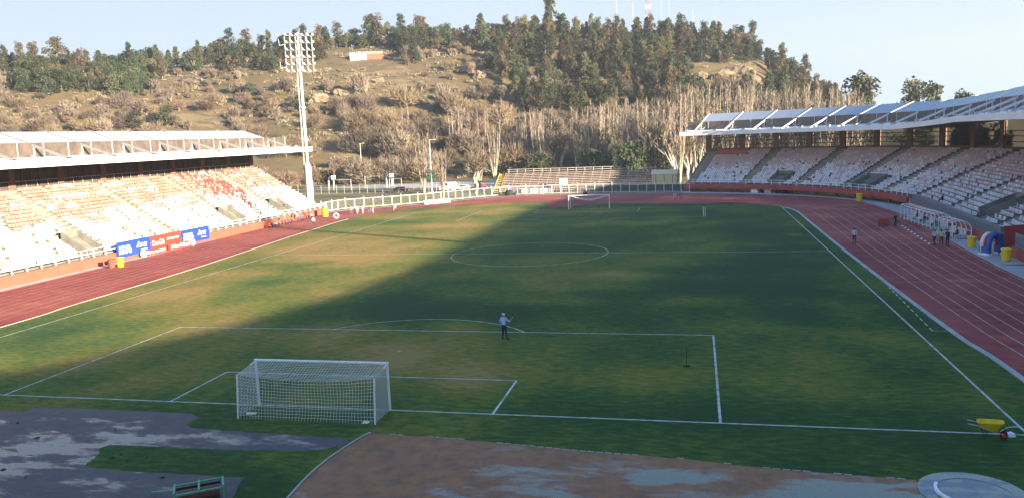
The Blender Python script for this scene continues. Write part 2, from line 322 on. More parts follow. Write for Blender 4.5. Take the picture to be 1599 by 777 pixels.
# ground and field
g = MB(); N = 40
for j in range(N):
    for i in range(N):
        X = lambda k: (-1 if k < N/2 else 1)*abs(k-N/2)**2*15
        g.quad((X(i), X(j)+60, -0.03), (X(i+1), X(j)+60, -0.03), (X(i+1), X(j+1)+60, -0.03), (X(i), X(j+1)+60, -0.03))
tag(g.build('ground', 'park'), kind='structure')
BL = [(-13,31,5,6,.42),(-21,52,6,10,.42),(-9,14,9,4,.4),(-1,11.5,6,3.5,.35),(5,8,8,4,.3),(16,7,8,4,.3),(-16,6,8,4,.25),(-30,60,5,14,.3),(-20,85,10,6,.35),(12,38,6,3,.25),(1,45,9,5,.2),(-8,74,9,6,.3),(10,84,10,8,.25),(0,103,12,5,.25),(-28,100,12,5,.25),(24,7,5,3,.15),(-31,28,5,7,.3),
      (4,22,9,4,-.3),(-23,36,5,7,-.25),(-28,16,7,5,-.2),(26,32,8,18,-.3),(1,57,6,4,-.35),(-6,24,8,3,-.2),(10,15,4,4,-.2),(18,92,18,5,-.3),(-30,92,10,5,-.3),(12,28,10,3,-.25),(26,60,6,20,-.25),(-24,100,8,4,-.3),(8,0,20,2.4,-.15),(20,27.5,7,2.2,.38),(8,33,7,2,.3),(-2,19,6,2,.2),(26,14,5,3,.25),(9.5,27,4,1.6,.3),(10,40,5,2,.35),(25,40,6,3,.25),(24,18,5,2,.2),(10,14.5,3,4,.28),(30,26,3,6,.2),(16,66,8,3,.2),(0,.9,3.4,1.3,.45),(-1,3.6,3,1.6,.25),(4.2,-6,1,4,.3),(2,-6.8,4,1.5,.25)]
def dry_sun_tone(x, y):
    v = 0.34 + 0.42*mnoise.noise(Vector((x*0.07, y*0.05, 3.1))) + 0.26*mnoise.noise(Vector((x*0.22, y*0.16, 9.1)))
    for bx, by, rx, ry, s in BL:
        d = ((x-bx)/rx)**2+((y-by)/ry)**2
        if d < 5: v += s*math.exp(-d)*(1+0.5*mnoise.noise(Vector((x*.4, y*.4, bx))))
    v += 0.27*max(0, min(1, (-4-x)/14)) - 0.05*max(0, min(1, (x-4)/16))  # left half is drier; bias also paints in sunlit yellow and shaded green
    if x > 33.5: v = v*0.5+0.12
    v += 0.035*(1 if int((y+200)/5.5) % 2 else -1)*(1 if abs(x) < PW and 0 < y < PL else 0)
    return v
grid_sheet('grass_field', -54, 50, -40, 146, 1.0, 0.0, 'turf', 'dry', dry_sun_tone)
# running track
tp = outS + innS[::-1]
mbt = MB()
def resamp(P, n):
    L = [0]
    for a, b in zip(P, P[1:]): L.append(L[-1]+math.dist(a, b))
    out = []; k = 0
    for i in range(n):
        t = L[-1]*i/(n-1)
        while k < len(P)-2 and L[k+1] < t: k += 1
        f = (t-L[k])/max(1e-9, L[k+1]-L[k]); out.append((lerp(P[k][0], P[k+1][0], f), lerp(P[k][1], P[k+1][1], f)))
    return out
# pair the two edges by matched stations so that lanes run parallel
def split_at(P, ya, yb):
    iL = min(range(len(P)//2), key=lambda i: abs(P[i][1]-ya)); iR = min(range(len(P)//2, len(P)), key=lambda i: abs(P[i][1]-yb))
    return P[:iL+1], P[iL:iR+1], P[iR:]
oa, ob, oc = split_at(outS, 96, 93); ia, ib, ic = split_at(innS, 96, 93)
PO = resamp(oa, 40)[:-1] + resamp(ob, 90)[:-1] + resamp(oc, 40); PI = resamp(ia, 40)[:-1] + resamp(ib, 90)[:-1] + resamp(ic, 40)
for i in range(len(PO)-1):
    for k in range(4):
        q = [(lerp(PO[j][0], PI[j][0], t), lerp(PO[j][1], PI[j][1], t), 0.008) for j, t in ((i, k/4), (i+1, k/4), (i+1, (k+1)/4), (i, (k+1)/4))]
        mbt.quad(*q[::-1] if (q[1][0]-q[0][0])*(q[2][1]-q[0][1])-(q[1][1]-q[0][1])*(q[2][0]-q[0][0]) < 0 else q)
tag(mbt.build('running_track', 'track'), kind='structure')
poly_sheet('run_up_area', DZ, 0.006, 'track')
ln = MB()
for k in range(9):
    t = 0.03 + k*(0.90/8.6)*0.97
    P = [(lerp(PO[j][0], PI[j][0], t), lerp(PO[j][1], PI[j][1], t)) for j in range(len(PO))]
    ln.strip(P, 0.07, 0.013)
for (y, x0, x1) in [(8.5,36.2,46),(25,36,46),(36,35.2,46),(47,35,46),(99,35,48.4)]: ln.strip([(x0, y), (x1, y)], 0.05, 0.017)
for k in range(6): ln.strip([(37+1.2*k, 96+k*1.1), (38.2+1.2*k, 96+k*1.1)], 0.07, 0.017)
tag(ln.build('lane_markings', 'lane_line'), kind='structure')
kb = MB()   # low kerb between grass and track, right side
kp = [p for p in innS if p[0] > 33]
for a, b in zip(kp, kp[1:]): kb.bar((a[0]-.18, a[1], .03), (b[0]-.18, b[1], .03), .34, .06)
kp = [p for p in innS if p[0] < -33 and p[1] < 98]
for a, b in zip(kp, kp[1:]): kb.bar((a[0]+.1, a[1], .02), (b[0]+.1, b[1], .02), .1, .04)
tag(kb.build('track_kerb', 'apron'), kind='structure')
# concrete aprons outside the track
ap = MB()
for i in range(len(outS)-1):
    a, b = outS[i], outS[i+1]; t = Vector((b[0]-a[0], b[1]-a[1])).normalized(); nn = Vector((-t.y, t.x))
    wd = 1.5 if a[0] < -50 else (6 if a[0] > 15 else 1.2)
    ap.quad((a[0], a[1], .010), (a[0]+nn.x*wd, a[1]+nn.y*wd, .010), (b[0]+nn.x*wd, b[1]+nn.y*wd, .010), (b[0], b[1], .010))
for f in range(len(ap.f)): ap.f[f] = ap.f[f][::-1]
tag(ap.build('pavement', 'apron'), kind='structure')

# pitch markings
pm = MB(); W_ = 0.13; zl = 0.012
L2 = lambda *p: pm.strip(p, W_, zl)
L2((-PW,0),(PW,0)); L2((-PW,PL),(PW,PL)); L2((-PW,0),(-PW,PL)); L2((PW,0),(PW,PL)); L2((-PW,PL/2),(PW,PL/2))
zl = 0.016
for s, y0 in ((1, 0), (-1, PL)):
    for hw, dp in ((20.16,16.5),(9.16,5.5)):
        L2((-hw,y0),(-hw,y0+s*dp)); L2((hw,y0),(hw,y0+s*dp)); 
        pm.strip([(-hw,y0+s*dp),(hw,y0+s*dp)], W_, 0.020)
    a0 = math.asin(5.5/9.15)
    zl2 = [(9.15*math.cos(a), y0+s*(11+9.15*math.sin(a))) for a in [a0+(math.pi-2*a0)*i/30 for i in range(31)]]
    pm.strip(zl2, W_*.8, 0.016)
    pm.lathe((0, y0+s*11, 0.004), [(0.14,0),(0.14,0.012)], 12)
pm.strip([(9.15*math.cos(2*math.pi*i/64), PL/2+9.15*math.sin(2*math.pi*i/64)) for i in range(65)], W_*.9, 0.016)
for sx in (-1,1):
    for y0, sy in ((0,1),(PL,-1)):
        pm.strip([(sx*(PW-math.cos(a)), y0+sy*math.sin(a)) for a in [math.pi/2*i/8 for i in range(9)]], .1, 0.016)
for i in range(11): pm.strip([(34.65-.055*i, 33.6-1.42*i), (34.65-.055*i-.03, 33.6-1.42*i-.8)], .09, 0.012)
pm.strip([(34.1,18.6),(35.3,18.6)], .07, 0.012); pm.strip([(34.6,34.4),(35.2,34.4)], .07, 0.012)
tag(pm.build('pitch_markings', 'white_line'), kind='structure')

# near end: asphalt, clay fan, throwing circle
ASP = [(-20.64,-2.5),(-18.23,-2.3),(-16.41,-2.52),(-16.51,-1.81),(-13.79,-1.62),(-6.67,-1.65),(-5.83,-2.23),(-5.99,-3.17),(-5.31,-3.63),(-1.00,-3.81),(3.23,-3.97),(3.41,-4.73),(2.49,-5.45),(-1.06,-5.97),(-5.34,-6.04),(-8.05,-6.14),(-8.26,-6.64),(-7.70,-7.18),(-7.35,-8.59),(-4.93,-8.75),(-0.92,-8.68),(0.53,-8.69),(1.28,-10.51),(1.87,-13),(2.5,-22),(-34,-22),(-34,-2.6)]
CLA = [(4.0,-3.14),(8.52,-3.41),(13.97,-4.1),(18.35,-4.38),(21.89,-4.95),(27.25,-5.35),(27.21,-6.91),(28.8,-8.5),(29.5,-22),(5.5,-22),(3.75,-13),(3.6,-11.4),(3.5,-10.2),(3.4,-9.2),(3.32,-7.9),(3.36,-6.4),(3.55,-5),(3.78,-3.8)]
def rough_edge(P, amp=0.12, st=0.35, z=0):
    out = []
    for i in range(len(P)):
        a, b = P[i], P[(i+1) % len(P)]; d = math.dist(a, b); n = max(1, int(d/st))
        for k in range(n):
            t = k/n; x, y = lerp(a[0], b[0], t), lerp(a[1], b[1], t); s = mnoise.noise(Vector((x*1.3, y*1.3, z)))*amp
            out.append((x+s*(b[1]-a[1])/max(d,1e-6), y-s*(b[0]-a[0])/max(d,1e-6)))
    return out
def wet_sheet(name, poly, z, m, fn):
    o = poly_sheet(name, poly, z, m)
    bm = bmesh.new(); bm.from_mesh(o.data)
    for _ in range(2):
        bmesh.ops.subdivide_edges(bm, edges=[e for e in bm.edges if e.calc_length() > 0.9], cuts=2, use_grid_fill=False)
        bmesh.ops.triangulate(bm, faces=[f for f in bm.faces if len(f.verts) > 3])
    bm.to_mesh(o.data); bm.free()
    at = o.data.attributes.new('wet', 'FLOAT', 'POINT'); at.data.foreach_set('value', [fn(v.co.x, v.co.y) for v in o.data.vertices])
def bsum(x, y, L): return sum(s*math.exp(-(((x-a)/rx)**2+((y-b)/ry)**2)) for a, b, rx, ry, s in L)
wet_sheet('asphalt_yard', rough_edge(ASP), 0.005, 'asphalt', lambda x, y: bsum(x, y, [(-10,-6.3,5,1.5,.12),(-13,-9,6,3,.13),(-4,-4.9,4,.6,.13),(0,-4.6,2,.35,.08),(-9,-2.3,12,1.0,-.12),(-5.3,-9.6,2.5,.6,.12),(-1,-10.4,3,1.4,-.07),(2.7,-4.5,.8,.6,-.12)]))
wet_sheet('clay_area', rough_edge(CLA, .08), 0.005, 'clay', lambda x, y: bsum(x, y, [(6,-6,4.5,3.5,-.2),(10,-8,2.5,1.2,.03),(12.5,-8.2,4,2.5,.16),(19,-7,5,2.5,.12),(24.5,-7,4,2,.15),(16,-4.6,12,.6,-.12),(16,-7,1,2,-.08)]))
e = MB()
cl = CLA[-1:]+CLA[:6]; rp = CLA[9:]+[CLA[0]]
rp = smooth_poly(rp, 4)
for a, b in zip(rp, rp[1:]): e.bar((a[0]-.05, a[1], .025), (b[0]-.05, b[1], .025), .07, .05)
tag(e.build('clay_edging', 'apron'), kind='structure')
e = MB()
for i in range(60):     # broken white edging on the long side of the clay
    t = i/60; x = lerp(4.2, 27, t); y = interp(x, [4,8.52,13.97,18.35,21.89,27.25], [-3.14,-3.41,-4.1,-4.38,-4.95,-5.35])
    if mnoise.noise(Vector((x*.6, 0, 5))) > -0.05: e.bar((x, y, .012), (x+.3, y-.02, .012), .05, .03)
tag(e.build('clay_edging_stones', 'apron'), kind='structure')
e = MB(); cc = (29.0, -6.3)
e.lathe((cc[0], cc[1], 0.0), [(1.86,0.0),(1.86,0.03),(1.83,0.035),(1.3,0.035),(1.28,0.012),(0.01,0.012)], 64)
o = e.build('throwing_circle', 'wet_concrete'); tag(o, kind='structure')
at = o.data.attributes.new('wet', 'FLOAT', 'POINT'); at.data.foreach_set('value', [0.08]*len(o.data.vertices))
e = MB()
arc = [(cc[0]+1.26*math.cos(a), cc[1]+1.26*math.sin(a), 0.075) for a in [R(150+75*i/14) for i in range(15)]]
for a, b in zip(arc, arc[1:]): e.bar(a, b, .11, .1)
e.build('toe_board', 'white_paint', label='curved white toe board on the round concrete throwing circle', cat='toe board')
# worn turf bits on the yard
e = MB()
for i in range(14):
    x = rnd.uniform(-16, 0); y = rnd.uniform(-10.5, -3); r = rnd.uniform(.05, .16)
    e.lathe((x, y, 0.005), [(r, 0), (r*.7, .03), (.02, .05)], 9)
o = e.build('turf_scraps', 'turf'); tag(o, kind='stuff')

# ------------------------------------------------------------ stands
class ArcPath:
    """far bend, straight, near bend of the main stand; s runs from the far end"""
    def __init__(s):
        s.R = 52.5; s.C = (0, 93.5); s.a0 = R(18.5); s.a1 = R(93.2)
        s.S1 = s.R*(s.a1-s.a0)
        s.P1 = (s.C[0]+s.R*math.sin(s.a1), s.C[1]+s.R*math.cos(s.a1))
        s.t = (math.cos(s.a1), -math.sin(s.a1)); s.n = (math.sin(s.a1), math.cos(s.a1))
        s.L = s.P1[1]-5; s.S2 = s.S1+s.L/abs(s.t[1]); p2 = (s.P1[0]+s.t[0]*(s.S2-s.S1), s.P1[1]+s.t[1]*(s.S2-s.S1))
        s.C2 = (p2[0]-s.R*s.n[0], p2[1]-s.R*s.n[1]); s.end = s.S2+s.R*R(80)
    def pos(s, u, d):
        if u < s.S1: a = s.a0+u/s.R; return (s.C[0]+(s.R+d)*math.sin(a), s.C[1]+(s.R+d)*math.cos(a)), a
        if u < s.S2: return (s.P1[0]+s.t[0]*(u-s.S1)+s.n[0]*d, s.P1[1]+s.t[1]*(u-s.S1)+s.n[1]*d), s.a1
        a = s.a1+(u-s.S2)/s.R; return (s.C2[0]+(s.R+d)*math.sin(a), s.C2[1]+(s.R+d)*math.cos(a)), a
    def s_of_y(s, y): return s.S1+(s.P1[1]-y)/abs(s.t[1])
    def s_of_deg(s, a): return s.R*(R(a)-s.a0)
class LinePath:
    def __init__(s, x, y0, y1): s.x = x; s.y0 = y0; s.end = y1-y0
    def pos(s, u, d): return (s.x-d, s.y0+u), R(-90)
def sweep(mb, path, s0, s1, prof, zf=None, step=3.0, closed=False, caps=True, seg=None):
    """extrude profile [(d,z)] along the path"""
    n = seg or max(1, int(math.ceil((s1-s0)/step))); m = len(prof); vs = []; fs = []
    for i in range(n+1):
        u = lerp(s0, s1, i/n)
        for d, z in prof:
            (x, y), a = path.pos(u, d); vs.append((x, y, z if zf is None else zf(u, d, z)))
    K = m if closed else m-1
    for i in range(n):
        for k in range(K):
            a = i*m+k; b = i*m+(k+1) % m; fs.append((a, b, b+m, a+m))
    if closed and caps: fs.append(tuple(range(m-1, -1, -1))); fs.append(tuple(n*m+k for k in range(m)))
    mb.add(vs, fs)
def P3(path, u, d, z): (x, y), a = path.pos(u, d); return (x, y, z)

def seat_geo(mb, p, a, z, mi, shut):
    # a bucket seat: bracket, pan and back; facing the pitch
    n = (math.sin(a), math.cos(a)); t = (math.cos(a), -math.sin(a)); mb.mi = mi
    def q(L, D, Z): return (p[0]+t[0]*L+n[0]*D, p[1]+t[1]*L+n[1]*D, z+Z)
    w = .21
    if shut:
        mb.add([q(-w,.10,.2), q(w,.10,.2), q(w,.2,.62), q(-w,.2,.62), q(-w,.22,.2), q(w,.22,.2), q(w,.27,.60), q(-w,.27,.60)], [(0,1,2,3),(5,4,7,6),(3,2,6,7),(0,3,7,4),(1,5,6,2),(0,4,5,1)])
    else:
        mb.add([q(-w,-.2,.30), q(w,-.2,.30), q(w,.16,.26), q(-w,.16,.26), q(-w,.23,.62), q(w,.23,.62), q(-w,-.2,.24), q(w,-.2,.24), q(w,.2,.2), q(-w,.2,.2), q(-w,.28,.6), q(w,.28,.6)],
               [(0,1,2,3),(3,2,5,4),(6,7,1,0),(9,8,7,6),(4,5,11,10),(10,11,8,9),(0,3,9,6),(1,7,8,2),(3,4,10,9),(2,8,11,5)])
    
def make_stand(path, cfg):
    o = thing('grandstand', cfg['label'], 'grandstand')
    rows, tread, rise, z0 = cfg['rows'], cfg['tread'], cfg['rise'], cfg['z0']
    D = rows*tread; ztop = z0+rows*rise
    rf = cfg['raise']
    # terrace in sections
    terr = MB()
    def prof(skip=None):
        P = [(-0.6, z0-.15), (0, z0-.15)]; 
        for r in range(rows):
            if skip and skip[0] <= r < skip[1]:
                continue
            z = z0+r*rise
            P += [(r*tread, z), ((r+1)*tread, z)]
        P += [(D, ztop), (D+1.4, ztop)]
        return P
    voms = cfg['voms']; gaps = cfg['gaps']
    cutset = sorted([(a, b, 'v', r) for a, b, r in voms] + [(a, b, 'g', None) for a, b in gaps])
    u = cfg['s0']
    for a, b, k, r in cutset:
        if a > u: sweep(terr, path, u, a, prof(), step=2.6)
        if k == 'v': sweep(terr, path, a, b, prof(r), seg=1)
        u = b
    if u < cfg['s1']: sweep(terr, path, u, cfg['s1'], prof(), step=2.6)
    ends = [(cfg['s0'], 1), (cfg['s1'], 1)]+[(x, 1) for g_ in gaps for x in g_]
    for e_, _ in ends:      # end walls
        P = prof()+[(D+1.4, 0), (-0.6, 0)]
        vs = [P3(path, e_, d, z) for d, z in P]; terr.add(vs, [tuple(range(len(vs)))])
    terr.build('terrace', 'concrete', o)
    w = MB(); sweep(w, path, cfg['s0'], cfg['s1'], [(D+1.35,0),(D+1.35,ztop-.02)]); w.build('rear_wall', 'concrete_dark', o)  # unseen back wall, added to stop sun passing under the terrace
    for a, b, (r0_, r1_) in voms:
        v = MB(); zt = z0+r1_*rise; zb = z0+r0_*rise-rise
        for s_ in (a, b):
            vs = [(r0_*tread, zb), (r1_*tread, zb), (r1_*tread, zt+.9), ((r0_)*tread, zb+1.3)]
            A = [P3(path, s_-.08, d, z) for d, z in vs]; B = [P3(path, s_+.08, d, z) for d, z in vs]
            v.add(A+B, [(3,2,1,0),(4,5,6,7),(0,1,5,4),(1,2,6,5),(2,3,7,6),(3,0,4,7)])
        v.bar(P3(path, a+.08, r1_*tread-.02, zt+.45), P3(path, b-.08, r1_*tread-.02, zt+.45), .12, .9)
        vv = v.build('entrance_wall', 'concrete', o)
        v = MB(); v.bar(P3(path, a+.5, r1_*tread-.12, zb+1.0), P3(path, b-.5, r1_*tread-.12, zb+1.0), .1, 1.9); v.build('entrance_shade', 'black_panel', o)  # flat black panel stands in for the shaded tunnel mouth
    # aisles with half steps
    ais = cfg['aisles']
    for c in ais:
        st = MB(); w = cfg['aisle_w']/2
        for r in range(rows):
            if any(a-.5 < c < b+.5 and r < rr[1] for a, b, rr in voms): continue
            z = z0+r*rise; A = [P3(path, c+sx*w, r*tread+.02+k, zz) for zz in (z-.02, z+rise/2) for sx, k in ((-1,tread*.5),(1,tread*.5),(1,tread),(-1,tread))]
            st.add(A, [(3,2,1,0),(4,5,6,7),(0,1,5,4),(1,2,6,5),(2,3,7,6),(3,0,4,7)])
        st.build('aisle_steps', 'step', o)
    # seats
    cand = []
    for r in range(rows):
        d = (r+.55)*tread; z = z0+r*rise
        sc = 1.0; u = cfg['s0']+.4
        if isinstance(path, ArcPath): pass
        while u < cfg['s1']-.4:
            stp = cfg['pitch']
            if isinstance(path, ArcPath) and (u < path.S1 or u > path.S2): stp = cfg['pitch']*path.R/(path.R+d)
            u += stp
            if any(abs(u-c) < cfg['aisle_w']/2+.25 for c in ais): continue
            if any(a-.3 < u < b+.3 and rr[0]-1 <= r < rr[1]+1 for a, b, rr in voms): continue
            if any(a-.3 < u < b+.3 for a, b in gaps): continue
            if rnd.random() < cfg.get('missing', .03): continue
            p, a = path.pos(u, d)
            if u < cfg['smin'] or u > cfg['smax']: continue
            cand.append((math.dist(p, (CX, CY)), p, a, z, cfg['colour'](r, u, p), rnd.random() < .22))
    cand.sort(key=lambda q: q[0])
    mm = ['seat_white', cfg.get('faded', 'seat_pink_shaded'), 'seat_red']
    for dd, p, a, z, mi, sh in cand[:100]:
        sb = MB(); seat_geo(sb, (0,0), 0, 0, 0, sh); sb.mi = 1; sb.box((0,.1,.1), (.3,.05,.2))
        s_ = sb.build('seat', [mm[mi], 'steel'], o); s_.location = (p[0], p[1], z); s_.rotation_euler = (0, 0, -a)
    sb = MB()
    for dd, p, a, z, mi, sh in cand[100:]: seat_geo(sb, p, a, z, mi, sh)
    so = sb.build('seats', mm, o); so['kind'] = 'stuff'
    # front wall, plinth and railing
    fz = z0-.15
    if cfg['front'] == 'wall':
        for a, b in cfg['front_spans']:
            w = MB(); sweep(w, path, a, b, [(-.8,0),(-.6,0),(-.6,fz),(-.8,fz)], closed=True); w.build('front_wall', 'orange_wall', o)
    for a, b, dd, zz, hh, dense in cfg['rails']:
        w = MB(); n = max(1, int((b-a)/2.0))
        for hfrac in ((1, .52) if not dense else (1, .85, .08)):
            sweep(w, path, a, b, [(dd-.03, zz+hh*hfrac-.03), (dd+.03, zz+hh*hfrac-.03), (dd+.03, zz+hh*hfrac+.03), (dd-.03, zz+hh*hfrac+.03)], closed=True)
        for i in range(n+1):
            u = lerp(a, b, i/n); w.bar(P3(path, u, dd, zz), P3(path, u, dd, zz+hh), .09 if not dense else .07)
        if dense:
            m_ = int((b-a)/.16)
            for i in range(m_): u = lerp(a, b, i/m_); w.bar(P3(path, u, dd, zz+.08), P3(path, u, dd, zz+hh*.97), .035)
        w.build('front_railing', 'white_paint' if not dense else 'grey_rail', o)
    if cfg['front'] == 'deck' or cfg.get('deck_span'):
        a, b = cfg['deck_span']; w = MB()
        sweep(w, path, a, b, [(-.75,z0-.95),(0.2,z0-.95),(0.2,z0-.02),(-.75,z0-.02)], closed=True); w.build('deck_edge', 'red_band', o)
        w = MB(); sweep(w, path, a, b, [(2.0,0),(2.0,z0-.9)]); w.build('recess_wall', 'tan', o)
        w = MB(); sweep(w, path, a, b, [(.2,z0-.9),(2.0,z0-.9)]); w.build('deck_underside', 'concrete_dark', o)
        for i in range(int((b-a)/5)+1):
            w = MB(); p = P3(path, a+.3+i*5, .5, 0); w.box((p[0], p[1], (z0-.95)/2), (.35,.35,z0-.97), -path.pos(a+i*5, 0)[1]); w.build('support', 'concrete_dark', o)
    # back wall
    dW = D+1.0; zc = cfg['zs']
    ra = lambda u, w_=1.0: rf(u)*w_
    bays = cfg['bays']
    for i, u in enumerate(bays):
        c = MB(); zt = zc+ra(u, .8)
        sg = .45; A = [P3(path, u+sx*sg, d, z) for z in (ztop, zt) for sx, d in ((-1,dW-.5),(1,dW-.5),(1,dW+.3),(-1,dW+.3))]
        c.add(A, [(3,2,1,0),(4,5,6,7),(0,1,5,4),(1,2,6,5),(2,3,7,6),(3,0,4,7)]); c.build('column', 'brown_frame', o)
        if i+1 < len(bays):
            b = bays[i+1]; c = MB()
            if cfg['open_back']:
                par = MB(); sweep(par, path, u+.45, b-.45, [(dW-.1,ztop),(dW+.1,ztop),(dW+.1,ztop+.55),(dW-.1,ztop+.55)], closed=True, seg=2); par.build('parapet', 'brown_frame', o)
                for k in range(1, 32): uu = lerp(u+.45, b-.45, k/32); c.bar(P3(path, uu, dW, ztop+.55), P3(path, uu, dW, zc+ra(uu, .8)), .1)
                for zz in (ztop+1.3, ztop+2.2, ztop+3.0):
                    c.bar(P3(path, u+.45, dW, zz), P3(path, b-.45, dW, zz), .12)
                c.build('screen', 'screen_mesh', o)
            else:
                sweep(c, path, u+.45, b-.45, [(dW,ztop),(dW,zc+.02)], seg=1)
                for k in range(1, 5): uu = lerp(u+.45, b-.45, k/5); c.bar(P3(path, uu, dW-.1, ztop), P3(path, uu, dW-.1, zc), .12)
                for k in range(1, 18): uu = lerp(u+.45, b-.45, k/18); c.bar(P3(path, uu, dW-.05, ztop), P3(path, uu, dW-.05, zc), .05)
                c.build('back_panel', 'dark_panel', o)
                c = MB(); c.bar(P3(path, u+.45, dW-.35, ztop+1.0), P3(path, b-.45, dW-.35, ztop+1.0), .06)
                for k in range(5): uu = lerp(u+.45, b-.45, k/4); c.bar(P3(path, uu, dW-.35, ztop), P3(path, uu, dW-.35, ztop+1.0), .05)
                c.build('handrail', 'steel_light', o)
    # roof slab
    zfn = lambda u, d, z: z+ra(u, interp(d, [3, 16], [.6, 1.0]))
    a, b = cfg['roof_span']; dF = cfg['dF']
    c = MB(); sweep(c, path, a, b, [(dF+.3,zc-.02),(D+1.6,zc-.02),(D+1.6,zc+1.1),(dF+6,zc+1.1),(dF+.3,zc+.62)], zf=zfn, closed=True); c.build('roof', 'soffit', o)
    c = MB(); sweep(c, path, a, b, [(dF+.31,zc+.66),(dF+6,zc+1.13)], zf=zfn); c.build('roof_deck', 'fascia', o)
    c = MB(); sweep(c, path, a, b, [(dF,zc-.05),(dF+.28,zc-.05),(dF+.28,zc+.8),(dF,zc+.8)], zf=zfn, closed=True); c.build('fascia', 'fascia', o)
    c = MB(); sweep(c, path, a, b, [(dF+6.05,zc+1.12),(dF+6.05,zc+2.95)], zf=zfn)
    c.mi = 1
    nb = int((b-a)/4.1)
    for k in range(nb+1): u = lerp(a, b, k/nb); c.bar(P3(path, u, dF+6.0, zc+1.13+ra(u)), P3(path, u, dF+6.0, zc+2.95+ra(u)), .07)
    c.build('clerestory', ['dark_panel', 'steel_light'], o)
    # beams, struts, louvres
    dL0, dL1 = cfg['dL']; zb0 = zc+.7; zb1 = cfg['zL']
    def bz(u, d): return lerp(zb0, zb1, (d-dF-.5)/(dL1-dF-.5))+ra(u, interp(d, [3, 16], [.6, 1.0]))
    for u in bays:
        c = MB(); c.bar(P3(path, u, dF+.2, bz(u, dF+.2)), P3(path, u, dL1+.3, bz(u, dL1+.3)), .26, .3); c.build('roof_beam', cfg.get('beam', 'steel_light'), o)
        c = MB()
        for d in (dL0-.6, dL1-1.0): c.bar(P3(path, u, d, zc+.9+ra(u)), P3(path, u, d, bz(u, d)-.15), .16)
        c.bar(P3(path, u, dL0-.6, zc+1.15+ra(u)), P3(path, u, dL1-1.0, zc+1.15+ra(u)), .1); c.bar(P3(path, u, dL0-.6, zc+1.0+ra(u)), P3(path, u+1.8, dL0+.6, bz(u, dL0+.6)), .1)
        c.bar(P3(path, u, dL0-.6, zc+1.0+ra(u)), P3(path, u-1.8, dL0+.6, bz(u, dL0+.6)), .1)
        c.build('strut', 'steel_light', o)
    for i in range(len(bays)-1):
        u, b_ = bays[i]+.16, bays[i+1]-.16; c = MB(); ns = cfg['slats']
        for k in range(ns):
            d = lerp(dL0, dL1, (k+.5)/ns); hw = (dL1-dL0)/ns*.455
            A = []
            for uu in (u, (u+b_)/2, b_):
                z = bz(uu, d)
                A += [P3(path, uu, d-hw, z-hw*.52), P3(path, uu, d+hw, z+hw*.52), P3(path, uu, d+hw, z+hw*.52+.05), P3(path, uu, d-hw, z-hw*.52+.05)]
            c.add(A, [(i_*4+k_, i_*4+(k_+1) % 4, i_*4+4+(k_+1) % 4, i_*4+4+k_) for i_ in (0, 1) for k_ in range(4)]+[(3,2,1,0),(8,9,10,11)])
        for k in range(1, 6): uu = lerp(u, b_, k/6); c.bar(P3(path, uu, dL0, bz(uu, dL0)-.16), P3(path, uu, dL1, bz(uu, dL1)-.16), .07)
        c.build('louvre_panel', 'louvre', o)
    # floodlights along the fascia
    for u in cfg['lights']:
        p, an = path.pos(u, dF+.15); c = MB(); z = zc+.83+ra(u, .65)
        c.box((p[0], p[1], z+.05), (.1,.1,.12), -an); c.mi = 1
        p2, _ = path.pos(u, dF-.05); c.box((p2[0], p2[1], z+.22), (.75,.42,.26), -an)
        c.build('spotlight', ['steel', 'grey_rail'], o)
    return o, ztop, D

# left stand (sunlit)
lp = LinePath(-53.0, 5.0, 108.0)
def lcol(r, u, p):
    y = p[1]; x = p[0]
    if 9 < r+rnd.uniform(-2.5, 2.5) < 17 and 85+ (r-14)*-.6 < y+rnd.uniform(-2,2) < 92+(r-14)*-.6 and rnd.random() < .8: return 2
    if rnd.random() < (0.05 if r < 9 else .15) and 82 < y < 100 and r > 4: return 2
    pr = interp(r, [5, 9, 12, 18], [.05, .4, .85, .92])
    k = mnoise.noise(Vector((y*.16, r*.9, 0)))*1.2
    hsh = random.Random(int(r)*9973+int((y+r*.37)/1.9)); return 1 if hsh.random()*.75+rnd.random()*.25 < pr*(1+k) else 0
cfgL = dict(label='long sunlit grandstand with white and faded orange seats beside the left straight',
    rows=19, tread=.70, rise=.425, z0=1.35, voms=[(40.2,42.8,(0,5)),(73.6,76.2,(0,5)),(89.6,92.2,(0,5))], gaps=[], s0=0, s1=103, smin=17, smax=200,
    aisles=[11.4,27,43.1,58.1,73.7,89.2], aisle_w=1.5, pitch=.52, colour=lcol, missing=.07, faded='seat_faded_sunlit', beam='beam_grey', front='wall', front_spans=[(0,103)],
    rails=[(0,103,-.7,1.2,1.0,False)], zs=12.35, open_back=False, bays=[3.1+8.26*k for k in range(13)], **{'raise': lambda u: 0.0},
    roof_span=(0,109), dF=4.0, dL=(10.5,15.3), zL=16.8, slats=11, lights=[7+4.13*k for k in range(24)])
standL, _, _ = make_stand(lp, cfgL)
